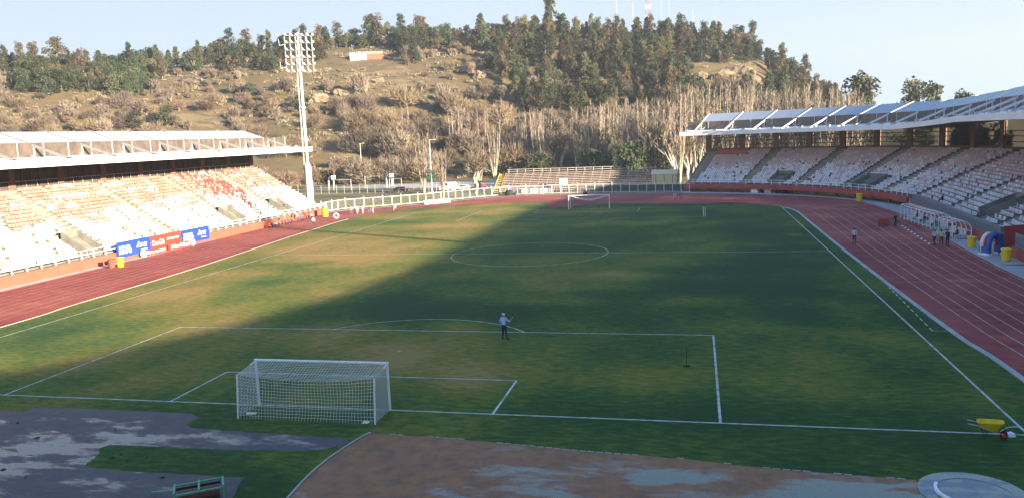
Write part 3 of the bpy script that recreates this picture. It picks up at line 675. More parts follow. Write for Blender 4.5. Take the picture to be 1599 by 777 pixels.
# right stand (in shade, curved)
apth = ArcPath()
sy = apth.s_of_y
RS = [0, apth.s_of_deg(68), apth.s_of_deg(88), sy(65), sy(41), sy(20), apth.S2, apth.S2+15, apth.S2+30, apth.end]
RV = [0, 0.0, 1.5, 1.75, 1.5, 1.0, .9, .7, .5, .5]
def rraise(u): return interp(u, RS, RV)
def rcol(r, u, p):
    pr = interp(r, [0, 6, 11, 18], [.1, .35, .85, .95]); k = mnoise.noise(Vector((u*.12, r*.4, 4)))*.3
    if u < 8 and r > 15: return 2
    return 1 if rnd.random() < pr*(1+k) else (2 if rnd.random() < .004 else 0)
bR = [apth.s_of_deg(18.9+6.75*k) for k in range(11)]
while bR[-1]+8 < apth.end-1: bR.append(bR[-1]+8)
cfgR = dict(label='curved shaded grandstand with pink and white seats around the far right bend',
    rows=19, tread=.765, rise=.345, z0=1.75, voms=[(apth.s_of_deg(39.2),apth.s_of_deg(39.2)+3.2,(1,5)),(apth.s_of_deg(62),apth.s_of_deg(62)+4.6,(0,5)),(sy(68),sy(64.8),(1,6))],
    gaps=[(sy(53.4),sy(49.6))], s0=0, s1=apth.end, smin=0, smax=sy(35),
    aisles=[apth.s_of_deg(a) for a in (19.9,32.9,46.3,59.3,72)]+[sy(99.2) if False else apth.s_of_deg(84.5), sy(80), sy(66.4), sy(59), sy(44)], aisle_w=1.5, pitch=.52, colour=rcol, missing=.03,
    front='none', front_spans=[], deck_span=(0, apth.s_of_deg(83)), rails=[(0,apth.s_of_deg(83),-.65,1.7,1.0,False),(apth.s_of_deg(86),sy(54),-.75,1.0,1.35,True),(sy(49),sy(30),-.75,1.0,1.35,True)],
    zs=12.15, open_back=True, bays=bR, **{'raise': rraise}, roof_span=(-2.5, apth.end-1), dF=4.2, dL=(10.5,15.5), zL=16.8, slats=11, lights=[apth.s_of_deg(24+3.375*k) for k in range(20)]+[sy(88-3.2*k) for k in range(16)])
standR, zR, DR = make_stand(apth, cfgR)
c = MB(); sweep(c, apth, apth.s_of_deg(85.5), sy(53.4), [(-.95,0),(-.7,0),(-.7,1.05),(-.95,1.05)], closed=True); c.build('front_wall', 'orange_wall', standR)
c = MB(); sweep(c, apth, sy(49.6), sy(20), [(-.95,0),(-.7,0),(-.7,1.05),(-.95,1.05)], closed=True); c.build('front_wall', 'orange_wall', standR)
c = MB(); sweep(c, apth, sy(53.4), sy(49.6), [(3.2,0),(3.2,4.4)]); 
c.bar(P3(apth, sy(53.4), -.5, 1.25), P3(apth, sy(53.4), 3.2, 1.6), .12, 2.5); c.build('passage_wall', 'red_band', standR)
c = MB(); a_ = apth.s_of_deg(84.6); c.bar(P3(apth, a_, -.8, .8), P3(apth, a_, 2.5, 1.0), .3, 1.5); c.build('end_wall', 'tan', standR)
c = MB(); sweep(c, apth, sy(93), apth.end, [(15.4,8.3),(15.4,15.4)]); c.build('sun_block_panel', 'black_panel', standR)  # black end panel, carried on unseen to block low sun through the bays
c = MB()
for k in range(12): c.bar(P3(apth, apth.s_of_deg(83)+.1, -.6+k*1.25, 1.9+k*.56), P3(apth, apth.s_of_deg(83)+.1, -.6+k*1.25, 2.9+k*.56), .06)
c.bar(P3(apth, apth.s_of_deg(83)+.1, -.6, 2.85), P3(apth, apth.s_of_deg(83)+.1, 13.2, 9.05), .06); c.build('stair_rail', 'grey_rail', standR)

# ------------------------------------------------------------ lettering
def lettering(txt, parent, m, width, height, loc, rz, shear=0.0, ext=0.01, bold=0.0):
    cu = bpy.data.curves.new('lettering', 'FONT'); cu.body = txt; cu.extrude = ext; cu.shear = shear; cu.offset = bold; cu.resolution_u = 3
    cu.align_x = 'CENTER'
    t = bpy.data.objects.new('tmp', cu); COL.objects.link(t); dg = bpy.context.evaluated_depsgraph_get()
    me = bpy.data.meshes.new_from_object(t.evaluated_get(dg)); bpy.data.objects.remove(t)
    xs = [v.co.x for v in me.vertices]; ys = [v.co.y for v in me.vertices]
    sx = width/(max(xs)-min(xs)); sy_ = height/(max(ys)-min(ys)); mx = (max(xs)+min(xs))/2; my = (max(ys)+min(ys))/2
    for v in me.vertices: v.co = ((v.co.x-mx)*sx, (v.co.y-my)*sy_, v.co.z)
    me.materials.clear(); me.materials.append(MT[m])
    o = link('lettering', me, parent); o.location = loc; o.rotation_euler = (R(90), 0, rz); return o
# banners on the left fence (facing +x: local x runs toward -y when seen... rz=90deg)
def banner(y0, y1, z0, z1, m, name, label, x=-52.0, cat='banner', words=()):
    t = thing(name, label, cat, (x, (y0+y1)/2, z0), R(90)); b = MB(); w = y1-y0
    b.box((0,0.02,(z1-z0)/2), (w,.04,z1-z0)); b.build('panel', m, t)
    for tx, cx, cz, ww, hh, sh, bd in words: lettering(tx, t, 'white_paint', ww, hh, (cx, -.015, cz), 0, sh, .008, bd)
    return t
isaw = (('RUTA DEL',-1.75,1.27,2.1,.36,0,.015),('MAIPO',-1.7,.72,2.3,.58,0,.04),('isa',1.45,1.22,2.1,.72,.35,.0),('INTERVIAL',1.9,.5,1.3,.16,0,.01))
banner(49.0,55.45,.45,2.45,'blue_banner','banner','blue banner with RUTA DEL MAIPO isa in white, nearest one beside the yellow bin', words=isaw)
banner(55.5,62.0,.42,2.42,'red_banner','banner','red banner with white script lettering between two blue banners', words=(('Coca-Cola',-1.75,1.0,2.5,.75,.3,.01),('SIENTE EL SABOR',1.45,1.2,2.6,.28,0,.01)))
banner(62.1,68.8,.35,2.35,'blue_banner','banner','blue banner with RUTA DEL MAIPO isa in white, farthest of the fence banners', words=isaw)
t = banner(53.0,58.2,.05,.75,'red_banner','ground_sign','low red sign reading Campeonato on the pavement under the banners', x=-51.6, cat='sign', words=(('Campeonato',.3,.33,3.9,.5,.2,.03),))
b = MB(); b.lathe((-2.35,-.05,.0), [(.3,0),(.42,.3),(.36,.7),(.1,.95)], 12); b.build('emblem', 'white_paint', t)
t = banner(58.5,64.2,.05,.85,'red_banner','ground_sign','low red sign reading PlanVital on the pavement, right of the Campeonato sign', x=-51.6, cat='sign', words=(('PlanVital',-.2,.4,4.2,.55,.2,.03),))
b = MB(); b.lathe((2.5,-.05,.0), [(.26,0),(.4,.3),(.34,.7),(.1,1.0)], 12); b.build('emblem', 'white_paint', t)

# ------------------------------------------------------------ bins, arch, dugouts
def make_bin(loc, label, s=1.0):
    t = thing('waste_bin', label, 'bin', loc, group='yellow waste bins round the track'); b = MB()
    b.lathe((0,0,0), [(.34*s,0),(.36*s,.05),(.44*s,.95*s),(.47*s,.97*s),(.47*s,1.03*s)], 14); b.build('body', 'yellow', t, smooth=False)
    b = MB(); b.lathe((0,0,1.03*s), [(.5*s,0),(.5*s,.06),(.3*s,.14),(.02,.16)], 14); b.build('lid', 'yellow', t); return t
make_bin((-48.9,45.6,0), 'bright yellow bin on the track edge below the nearest blue banner')
make_bin((47.6,56.0,0), 'yellow bin just left of the inflatable arch', 1.0)
make_bin((47.9,47.0,0), 'yellow bin right of the inflatable arch near the passage', 1.05)
make_bin((46.6,111.6,0), 'small yellow bin far off under the curved deck of the main stand', 1.2)
t = thing('waste_bin', 'tall yellow bin at the far end of the left stand beside seated people', 'bin', (-49.6,102.5,0), group='yellow waste bins round the track')
b = MB(); b.lathe((0,0,0), [(.5,0),(.55,.05),(.6,1.5),(.64,1.55)], 14); b.build('body', 'yellow', t)
t = thing('waste_bin', 'dark red bin touching the yellow bin below the nearest blue banner', 'bin', (-49.4,44.7,0))
b = MB(); b.lathe((0,0,0), [(.34,0),(.36,.05),(.42,1.0),(.45,1.05)], 14); b.build('body', 'rust', t)
t = thing('speaker_ring', 'white ring lying on the track before the tall yellow bin', 'ring', (-40.6,87.8,0))
t = None
b = MB(); b.tube([(-45.5+.45*math.cos(a), 98.6, .5+.42*math.sin(a)) for a in [2*math.pi*i/20 for i in range(21)]], .12, 8); 
for o_ in [o for o in COL.objects if o.name.startswith('speaker_ring')]: bpy.data.objects.remove(o_)
b.build('white_ring', 'white_paint', label='white standing ring on the track before the tall yellow bin', cat='ring')

t = thing('inflatable_arch', 'blue, white and red inflatable tunnel arch beside the passage of the main stand', 'arch', (47.9,50.9,0), R(-60))
t.scale = (.8,.8,.8)
def archpts(w, h, x): return [(x, -w/2+0*.0, 0)]+[(x, -w/2*math.cos(a), h*.5+h*.5*math.sin(a)) for a in [math.pi*i/12 for i in range(13)]]+[(x, w/2, 0)]
for (x, m_, nm) in ((-.55,'inflate_white','front_arch'),(-.1,'inflate_red','inner_arch'),(.4,'inflate_blue','rear_arch')):
    b = MB(); b.tube(archpts(1.9, 2.5, x), .3 if nm != 'inner_arch' else .24, 10); b.build(nm, m_, t, smooth=True)
for sx in (-1, 1):
    b = MB(); b.box((-.1, sx*.98, .55), (1.4,.5,1.1)); b.build('side_cushion', 'inflate_blue', t)
    b = MB(); b.box((-.1, sx*.98, .14), (1.6,.6,.28)); b.build('foot', 'inflate_white', t)

def dugout(y0, y1, label):
    t = thing('dugout', label, 'dugout', (48.2, (y0+y1)/2, 0), R(3.2)); L = y1-y0; n = max(3, int(L/1.4))
    prof = [(-1.15,.35),(-1.2,.9),(-1.0,1.5),(-.6,1.95),(-.1,2.1),(.5,2.1),(.95,2.0)]
    prof = [(p[0]*-1+0, p[1]) for p in prof]; prof = [(-.95+0, 2.0)]+[(-.3,2.12),(.3,2.05),(.8,1.7),(1.05,1.1),(1.0,.5),(.8,.1)]
    for i in range(n+1):
        y = -L/2+L*i/n; b = MB(); b.tube([(x, y, z) for x, z in smooth_poly(prof, 3)], .05, 6); b.build('rib', 'white_paint', t)
        b = MB(); b.tube([(-.95, y, 0), (-.95, y, 2.0)], .035, 6); b.build('post', 'white_paint', t)
    for x, z in ((-.95,2.0),(.3,2.05),(1.03,.9)):
        b = MB(); b.tube([(x, -L/2, z), (x, L/2, z)], .04, 6); b.build('crossbar', 'white_paint', t)
    b = MB(); b.box((.1,0,.12), (1.4,L,.1)); b.build('platform', 'apron', t)
    k = int(L/.8)
    for i in range(k):
        y = -L/2+.5+(L-1)*i/max(1, k-1); b = MB(); b.box((.25,y,.48), (.5,.52,.1)); b.box((.52,y,.8), (.1,.52,.65)); b.box((.3,y,.28), (.2,.3,.35)); b.build('bench_seat', 'seat_white', t)
dugout(70.0, 83.6, 'long curved white tube dugout with white seats beside the right straight')
dugout(62.0, 66.6, 'short curved white tube dugout nearer the inflatable arch')

# ------------------------------------------------------------ goals
def goal(y, s, label, net='full'):
    t = thing('football_goal', label, 'goal', (0, y, 0), 0 if s > 0 else math.pi)
    g_ = 3.72; H = 2.5; D0 = 1.55; D1 = 2.15
    for sx in (-1, 1):
        b = MB(); b.tube([(sx*g_, 0, 0), (sx*g_, 0, H)], .062, 10); b.build('post', 'white_paint', t)
    b = MB(); b.tube([(-g_-.06, 0, H), (g_+.06, 0, H)], .062, 10); b.build('crossbar', 'white_paint', t)
    if net == 'full':
        hb = 1.95
        for sx in (-1, 1):
            b = MB(); b.tube([(sx*(g_+.02), -D1+.1, 0), (sx*(g_+.02), -D1+.35, hb+.3)], .045, 8); b.build('rear_post', 'white_paint', t)
            b = MB(); b.tube([(sx*g_, 0, H-.05), (sx*g_, -.55, H-.12)], .035, 8); b.build('net_bracket', 'white_paint', t)
        nb = MB(); r_ = .0085
        def sag(u, v, px, py, pz): return (px, py, pz)
        cols = 44; 
        top0 = lambda u: Vector((lerp(-g_, g_, u), 0, H)); 
        def back(u, v):    # v 0 at crossbar, 1 at rear top, 2 ground rear
            x = lerp(-g_, g_, u); e = 4*u*(1-u); ru = u*cols
            if v <= 1: 
                return Vector((x, -(D1-.35)*v, lerp(H, hb+.3, v)-e*.28*math.sin(v*math.pi*.6)*v - .05*math.sin(math.pi*v)))
            w = v-1; return Vector((x+0.05*math.sin(u*9+w*3)*w*(1-w)*4, -(lerp(D1-.35, D1-.05, w))+.1*e*math.sin(math.pi*w), lerp(hb+.3-e*.27, .02, w)))
        for i in range(cols+1):
            u = i/cols; jit = .02*mnoise.noise(Vector((i*.7, 0, 1)))
            nb.tube([back(min(1, max(0, u+jit*math.sin(v*2)*.3)), v) for v in [k/6 for k in range(13)]], r_, 3, False)
        for k in range(1, 26):
            v = k/13; nb.tube([back(i/16, v)+Vector((0,0,.012*math.sin(i*2.2+k))) for i in range(17)], r_, 3, False)
        for sx in (-1, 1):
            x = sx*g_
            for k in range(0, 14):
                f = k/14; y_ = -(D1-.35)*f; zt = lerp(H, hb+.3, f); nb.tube([(x+sx*.05*math.sin(3*j/6), lerp(y_, y_*1.1, 1-j/6), zt*j/6+.01) for j in range(7)], r_, 3, False)
            for k in range(1, 17):
                z = H*k/17; nb.tube([(x+sx*.05*math.sin(math.pi*j/5), -(D1-.1)*j/5*(1-.08*z/H), z*(1-.08*j/5)) for j in range(6)], r_, 3, False)
        nb.build('net', 'net', t)
        b = MB(); b.box((-g_+.35, -D1+.75, .05), (.5,.16,.06), .2); b.build('ground_anchor', 'white_paint', t)
        b = MB(); b.box((g_-.5, -D1+.2, .05), (.3,.2,.06)); b.build('ground_anchor', 'white_paint', t)
    else:
        for sx in (-1, 1):
            b = MB(); b.tube([(sx*g_, 0, H), (sx*(g_-.1), -1.1, H-.25), (sx*(g_-.2), -1.3, 0)], .04, 8); b.build('rear_post', 'white_paint', t)
        nb = MB()
        for k in range(7):
            f = k/6; nb.tube([(lerp(-g_, g_, i/16), -.12-.9*f, H-.05-f*.2-(.2+.75*(1-abs(f-.4)))*math.sin(math.pi*i/16)**1.5) for i in range(17)], .02, 3, False)
        for i in range(33):
            x = lerp(-g_, g_, i/32); e_ = math.sin(math.pi*i/32)**1.5
            nb.tube([(x, -.12-.9*f, H-.05-f*.2-(.2+.75*(1-abs(f-.4)))*e_) for f in (0, .33, .66, 1)], .014, 3, False)
        nb.build('net', 'net', t)
goal(0.0, 1, 'large white football goal with a full net at the near goal line')
goal(PL, -1, 'distant white football goal with a gathered net at the far goal line', 'part')

# ------------------------------------------------------------ small near objects
# wheelbarrow
t = thing('wheelbarrow', 'yellow wheelbarrow with a red wheel standing near the right corner of the pitch', 'wheelbarrow', (31.45,-.5,0), R(-12)); t.scale = (.7,.78,.95)
bm = bmesh.new(); lo = [(-.5,-.24,.42),(.28,-.2,.38),(.28,.2,.38),(-.5,.24,.42)]; hi = [(-.85,-.38,.74),(.62,-.36,.8),(.62,.36,.8),(-.85,.38,.74)]
V0 = [bm.verts.new(p) for p in lo]; V1 = [bm.verts.new(p) for p in hi]; bm.faces.new(V0)
for i in range(4): bm.faces.new((V0[i], V0[(i+1) % 4], V1[(i+1) % 4], V1[i]))
bmesh.ops.bevel(bm, geom=[e for e in bm.edges if abs(e.verts[0].co.z-e.verts[1].co.z) > .2], offset=.08, segments=3, affect='EDGES')
bmesh.ops.solidify(bm, geom=bm.faces[:], thickness=.02)
me = bpy.data.meshes.new('tray'); bm.to_mesh(me); bm.free(); me.materials.append(MT['yellow']); link('tray', me, t)
for s in (-1, 1):
    b = MB(); b.tube([(.62, s*.1, .24), (-.1, s*.26, .38), (-.8, s*.32, .6), (-1.35, s*.33, .66)], .022, 8); b.build('handle', 'wood', t)
    b = MB(); b.tube([(-.25, s*.25, .4), (-.42, s*.3, .02), (-.62, s*.3, .5)], .02, 8); b.build('leg', 'rubber', t)
b = MB(); b.tube([(.62+.17*math.cos(a), 0, .2+.17*math.sin(a)) for a in [2*math.pi*i/18 for i in range(19)]], .05, 8); w_ = b.build('wheel', 'rubber', t)
b = MB(); b.tube([(.62,-.05,.2), (.62,.05,.2)], .13, 14); b.build('rim', 'red_banner', w_)
b = MB(); b.tube([(.45,-.16,.34), (.66,-.16,.5), (.66,.16,.5), (.45,.16,.34)], .018, 6); b.build('nose_guard', 'rubber', t)
# green drag roller / marking cart
t = thing('ground_roller', 'green steel ground roller with a rusty drum lying on the wet yard', 'roller', (-.2,-10.55,0), R(34))
b = MB(); b.tube([(-.75,-.32,.26), (.75,-.32,.26)], .24, 18); b.build('drum', 'rust', t)
for y_ in (-.62, .35):
    b = MB(); b.bar((-.95, y_, .46), (.95, y_, .46), .07, .07); b.build('frame_rail', 'green_steel', t)
for x_ in (-.9, .0, .9):
    b = MB(); b.bar((x_, -.62, .52), (x_, .35, .52), .07, .06); b.build('cross_rail', 'green_steel', t)
for x_ in (-.9, .9):
    b = MB(); b.bar((x_, -.62, .05), (x_, -.62, .46), .06); b.bar((x_, .35, .05), (x_, .35, .46), .06); b.build('upright', 'green_steel', t)
b = MB(); b.bar((-.9,.0,.44), (-1.8,1.0,.12), .06); b.build('drawbar', 'green_steel', t)
b = MB(); b.bar((-.85,.1,.4), (.8,.1,.4), .05, .12); b.build('scraper', 'rubber', t)
# stick stand in the penalty area
t = thing('marker_stake', 'thin dark stake on a small base standing inside the penalty area', 'stake', (18.5,9.2,0))
b = MB(); b.lathe((0,0,0), [(.2,0),(.2,.04),(.05,.09)], 10); b.build('base', 'rubber', t)
b = MB(); b.tube([(0,0,.05), (.02,0,1.15)], .016, 6); b.build('rod', 'rubber', t)
# corner flags / thin poles
def pole_flag(x, y, label):
    t = thing('corner_post', label, 'corner flag', (x, y, 0)); b = MB(); b.tube([(0,0,0),(0,0,1.5)], .03, 6); b.build('pole', 'white_paint', t)
pole_flag(20.4, 91.2, 'thin white pole standing on the grass far right of the distant goal')
t = thing('corner_post', 'short white corner marker at the near right corner of the pitch', 'corner flag', (32.3,-.15,0)); b = MB(); b.lathe((0,0,0), [(.2,0),(.16,.12),(.05,.18)], 10); b.build('base', 'white_paint', t)
# low white bench of foam by the far left fence
b = MB(); b.box((0,0,.3), (6.2,.7,.55)); b.box((0,.3,.65), (6.2,.12,.2)); b.box((0,-.36,.1), (6.3,.06,.2))
o = b.build('foam_barrier', 'white_paint', label='long low white barrier on the track edge at the far left bend', cat='barrier'); o.location = (-35.6,127.6,0); o.rotation_euler = (0,0,R(47))
# cones along lane
cn = None
for i in range(9):
    x = 45.2-.13*i*1.0; y = 75.2-2.05*i
    lb = 'small white cone on the outer lanes, ' + ['nearest the orange crate','second from the orange crate','third from the orange crate','fourth from the orange crate','middle of the row','fourth before the three walkers','third before the three walkers','second before the three walkers','nearest the three walkers'][i]
    if cn is None:
        b = MB(); b.lathe((0,0,.018), [(.14,0),(.13,.02),(.05,.09),(.02,.1)], 10); cn = b.build('marker_cone', 'white_paint', label=lb, cat='cone', group='white cones along the right straight'); cn.location = (x, y, 0)
    else: k = cn.copy(); COL.objects.link(k); k.location = (x, y, 0); k['label'] = lb
t = thing('hurdle', 'orange crate standing on the track behind the man in dark clothes', 'crate', (43.0,76.0,0)); b = MB()
for z_ in (.12,.35,.58,.8): 
    for y_ in (-.4,.4): b.box((0,y_,z_), (1.3,.04,.16))
    for x_ in (-.65,.65): b.box((x_,0,z_), (.04,.8,.16))
t.name = 'crate'; b.box((0,0,.05), (1.3,.8,.05)); b.build('slats', 'orange_wall', t)
# clutter under deck
for i, a in enumerate((36,39.5,43)):
    p = P3(apth, apth.s_of_deg(a), .1, 0); b = MB(); b.box((0,0,.35), (1.6,.8,.7), 0); b.box((0,.05,.78), (1.2,.6,.14)); b.box((.5,-.2,.5), (.5,.7,.4))
    o = b.build('equipment_case', ['white_paint','grey_rail','rubber'][i], label=['white equipment case under the curved deck','grey equipment case under the curved deck','black equipment case under the curved deck'][i], cat='case'); o.location = (p[0], p[1], .01); o.rotation_euler = (0,0,R(-a))

# ------------------------------------------------------------ floodlight mast
t = thing('floodlight_mast', 'tall white mast with a square grid of lamps at the left stand end', 'floodlight mast', (-59.5,116.2,0))
b = MB(); b.tube([(0,0,0),(0,0,1.5),(0,0,9.3),(0,0,9.9)], [.85,.78,.68,.4], 14); b.build('pedestal', 'steel_light', t, smooth=False)
b = MB(); b.tube([(0,0,9.8),(0,0,28.6)], [.36,.26], 12); b.build('pole', 'steel_light', t, smooth=True)
b = MB()
for dx in (-.62,-.42): b.tube([(dx,-.35,6), (dx,-.35,28.8)], .03, 5)
for k in range(70): b.bar((-.62,-.35,6.2+k*.32), (-.42,-.35,6.2+k*.32), .03)
b.build('ladder', 'steel_light', t)
for z_ in (14.5, 21): b = MB(); b.lathe((0,0,z_), [(.5,0),(.55,.05),(.55,.3),(.5,.35)], 12); b.build('collar', 'steel_light', t)
hx = math.atan2(-(0-116.2), 0) # faces pitch
fr = MB(); ww = 2.7; z0_, z1_ = 28.4, 35.6; FN = Vector((.55,-.83,0)); FT = Vector((.83,.55,0))
def FP(a, d, z): v = FT*a+FN*d; return (v.x, v.y, z)
for k in range(6): z_ = lerp(z0_, z1_, k/5); fr.bar(FP(-ww,.3,z_), FP(ww,.3,z_), .11); fr.bar(FP(-ww,-.3,z_), FP(ww,-.3,z_), .1)
for k in (-2.7,-1.62,-.54,.54,1.62,2.7): fr.bar(FP(k,.3,z0_), FP(k,.3,z1_), .1); fr.bar(FP(k,-.3,z0_), FP(k,-.3,z1_), .08)
for k in range(5): z_ = lerp(z0_, z1_, k/5); fr.bar(FP(-ww,.3,z_), FP(-ww,-.3,z_+1.4), .07); fr.bar(FP(ww,.3,z_), FP(ww,-.3,z_+1.4), .07)
fr.tube([(0,0,28.4),(0,0,36.2)], .24, 8); fr.build('lamp_frame', 'steel_light', t)
lampmesh = None
for r_ in range(6):
    for k in range(6):
        z_ = lerp(z0_, z1_, r_/5)+.25; v = FT*(-2.7+1.08*k+.1)+FN*.55
        if lampmesh is None:
            b = MB(); d_ = Vector((FN.x*.85, FN.y*.85, -.5)); p0 = -d_*.15; b.tube([p0, d_*.05, d_*.28, d_*.4], [.12,.17,.27,.28], 10); lampmesh = b.mesh('lamp', 'steel_light', True)
        link('lamp', lampmesh, t, (v.x, v.y, z_))
for z_ in (29.3, 33.8):
    b = MB(); v0 = FP(-ww,.3,z_); v1 = FP(-ww-1.1,.3,z_-.2); b.tube([v0, v1, FP(-ww-1.2,.3,z_+1)], .05, 6); b.build('antenna', 'steel_light', t)

# ------------------------------------------------------------ perimeter fence round the far bend
FB = smooth_poly([(-54.3,110.5),(-53.2,117.3),(-49.5,121),(-43,125.6),(-37,132.5),(-31,140.5),(-24.5,145.6),(-8,147.2),(8,144.8),(17.6,141.2)], 6)
FBr = resamp(FB, 46)
t = thing('perimeter_fence', 'white steel post and rail fence around the far bend of the track', 'fence')
for z_, w_ in ((1.95,.06),(.15,.06)):
    b = MB()
    for a, c_ in zip(FBr, FBr[1:]): b.bar((a[0],a[1],z_), (c_[0],c_[1],z_), w_)
    b.build('rail', 'white_paint', t)
for i, p in enumerate(FBr):
    b = MB(); b.box((p[0],p[1],1.15 if i % 2 == 0 else .98), (.1,.1,2.4 if i % 2 == 0 else 1.95)); b.build('post', 'white_paint', t)
b = MB(); fr2 = resamp(FB, 360)
for a in fr2: b.bar((a[0],a[1],.15), (a[0],a[1],1.95), .022)
b.build('infill_bars', 'steel', t)

# ------------------------------------------------------------ far bleachers
t = thing('bleachers', 'old open timber bleachers with a yellow end stair behind the far bend', 'bleachers', (-27,149.5,0), R(-1.5))
BLn = 36.8; nr = 11
for r_ in range(nr):
    y_ = .6+r_*.62; z_ = .7+r_*.375; segs = [(0, 9.5), (9.7, 19), (19.2, 29), (29.2, BLn)] if r_ > nr-3 else [(0, BLn)]
    for a, c_ in segs:
        if r_ >= nr-2 and a > 28 and rnd.random() < .0: continue
        b = MB(); b.box(((a+c_)/2, y_, z_), (c_-a, .34, .1)); b.build('plank', 'plank', t); b = MB(); b.box(((a+c_)/2, y_+.25, z_+.13), (c_-a, .04, .2)); b.build('riser_board', 'riser_board', t)
for i in range(18):
    x = .4+i*(BLn-.8)/17; b = MB(); b.bar((x,.3,.4), (x,7.1,4.5), .1, .14); b.bar((x,8.1,0), (x,8.1,5.5), .1); b.bar((x,7.1,4.4), (x,8.1,4.4), .08); b.bar((x,4.2,0), (x,4.2,2.8), .09); b.bar((x,.4,0), (x,.4,.7), .09); b.bar((x,4.2,.1), (x,8.1,4.6), .06); b.build('frame', 'steel_light', t)
for z_ in (4.95, 5.45):
    b = MB(); b.bar((0,8.2,z_), (BLn*(.72 if z_ > 5.2 else 1),8.2,z_), .2, .12); b.build('back_rail', 'plank', t)
b = MB()
for k in range(10): b.box((-.9,.6+k*.65,.4+k*.39), (1.5,.6,.12))
b.bar((-1.7,.3,.5), (-1.7,7.3,4.6), .08, .3); b.bar((-.1,.3,.5), (-.1,7.3,4.6), .08, .3); b.box((-.9,7.2,2.2), (1.5,.08,4.4)); b.build('end_stair', 'yellow_pale', t)
b = MB(); b.box((15.7,-.4,2.6), (1.9,.1,1.5)); b.bar((15.1,-.3,0), (15.1,-.3,2), .07); b.bar((16.3,-.3,0), (16.3,-.3,2), .07); b.build('notice_board', 'white_paint', t)
b = MB(); b.box((9,-.3,.7), (7,.1,1.1)); b.build('lower_panel', 'steel_light', t)
t = thing('shed', 'yellow translucent shed standing right of the timber bleachers', 'shed', (12.0,151.5,0), R(-5)); b = MB(); b.box((0,0,1.8), (5.6,3.4,3.6)); b.build('wall', 'plaster', t)
b = MB(); b.add([(-3,-1.9,3.6),(3,-1.9,3.6),(3,1.9,3.6),(-3,1.9,3.6),(-3,0,4.6),(3,0,4.6)], [(0,1,5,4),(3,4,5,2),(0,4,3),(1,2,5),(0,3,2,1)]); b.build('roof', 'plaster', t)
for x in (-1.9,0,1.9): b = MB(); b.box((x,-1.72,1.8), (.12,.08,3.5)); b.build('frame_post', 'brown_frame', t)
# dark green mesh screen under the right part of the far fence
t = thing('shade_screen', 'dark blue green shade cloth strung behind the fence below the bleachers', 'screen', (5.5,148.0,0), R(-8)); b = MB(); b.box((0,0,.8), (22,.05,1.3)); b.build('cloth', 'navy_net', t)
for k in range(8): b = MB(); b.box((-10.8+k*3.05,.07,1), (.08,.08,2)); b.build('post', 'steel', t)
# small track-side things by the fence
b = MB(); b.lathe((0,0,0), [(.9,0),(1.1,.5),(.8,1.1),(.2,1.3)], 10); b.box((.9,0,.3),(1.2,.8,.6)); o = b.build('covered_mat', 'rubber', label='black covered equipment heap at the far bend below the bleachers', cat='cover'); o.location = (-23.4,144.4,0)
b = MB(); b.lathe((0,0,0), [(.4,0),(.5,.4),(.2,.7)], 10); b.box((0,0,.2),(.9,.5,.4)); o = b.build('equipment_bag', 'rubber', label='small black bag at the far edge of the track behind the distant goal', cat='bag'); o.location = (-5.5,143.6,0)
# right-side mast whose long shadow crosses the pitch (behind the main stand)
t = thing('floodlight_mast', 'tall floodlight mast behind the main stand, outside the picture', 'floodlight mast', (66.5,23.6,0)); b = MB(); b.tube([(0,0,0),(0,0,9.5),(0,0,29)], [.8,.55,.4], 10); b.build('pole', 'white_paint', t)
b = MB()
for k in range(6): b.bar((-2.6,0,28+k*1.4), (2.6,0,28+k*1.4), .3)
for k in range(6): b.bar((-2.6+k*1.04,0,28), (-2.6+k*1.04,0,35), .2)
b.build('lamp_frame', 'white_paint', t)

# ------------------------------------------------------------ terrain: the hill
RX, RZ = (-300,-120,0,130,300,450,560,640,750,870,980,1060,1130,1180,1220,1260,1300,1340,1380,1440), (146,140,132,122,113,92,77,71,68,62,66,72,82,98,118,140,165,185,203,225)
fxy = Vector((math.sin(YAW), math.cos(YAW)))
def px_u(x, y):    # azimuth as picture column at the horizon
    P = Vector((x-CX, y-CY, 0)); d = P.dot(fw)
    return 799.5+FPX*P.dot(rt)/d if d > 1 else (-9999 if x < 0 else 9999)
def hz_v(u): return 212.6-(u-800)*0.0412
def px_uv(x, y, z):
    P = Vector((x-CX, y-CY, z-CZ)); d = P.dot(fw); return 799.5+FPX*P.dot(rt)/d, 388.5-FPX*P.dot(up)/d
RC, RF = 470.0, 262.0
def hill_z(x, y):
    r = math.hypot(x-CX, y-CY)
    if r < RF or y < 60: return -0.05
    u = px_u(x, y); v = interp(u, RX, RZ); H = max(0, (hz_v(u)-v)*RC/1262+13.6)
    if u < -300 or u > 1440: H *= max(0, 1-abs(u-(-300 if u < 0 else 1440))/900)
    if hz_v(u)-v < -8: H = 0
    t_ = (r-RF)/(RC-RF)
    if t_ < 1: s = t_*t_*(3-2*t_)*.55+t_*.45
    else: s = 1-min(1, (t_-1)*.55)**1.3
    rough = 3.2*mnoise.noise(Vector((x*.018, y*.018, 2)))+1.3*mnoise.noise(Vector((x*.06, y*.06, 5)))+.6*mnoise.noise(Vector((x*.16, y*.16, 8)))
    return H*s+rough*min(1, max(0, t_*4))*min(1, H/20) - .05
hm = MB(); st = 5.0; X0, X1, Y0, Y1 = -620, 330, 190, 800; nx = int((X1-X0)/st)+1; ny = int((Y1-Y0)/st)+1
for j in range(ny):
    for i in range(nx): x = X0+i*st; y = Y0+j*st; hm.v.append((x, y, hill_z(x, y)))
for j in range(ny-1):
    for i in range(nx-1): a = j*nx+i; hm.f.append((a, a+1, a+1+nx, a+nx)); hm.m.append(0)
tag(hm.build('hill', 'hillside', smooth=True), kind='structure')

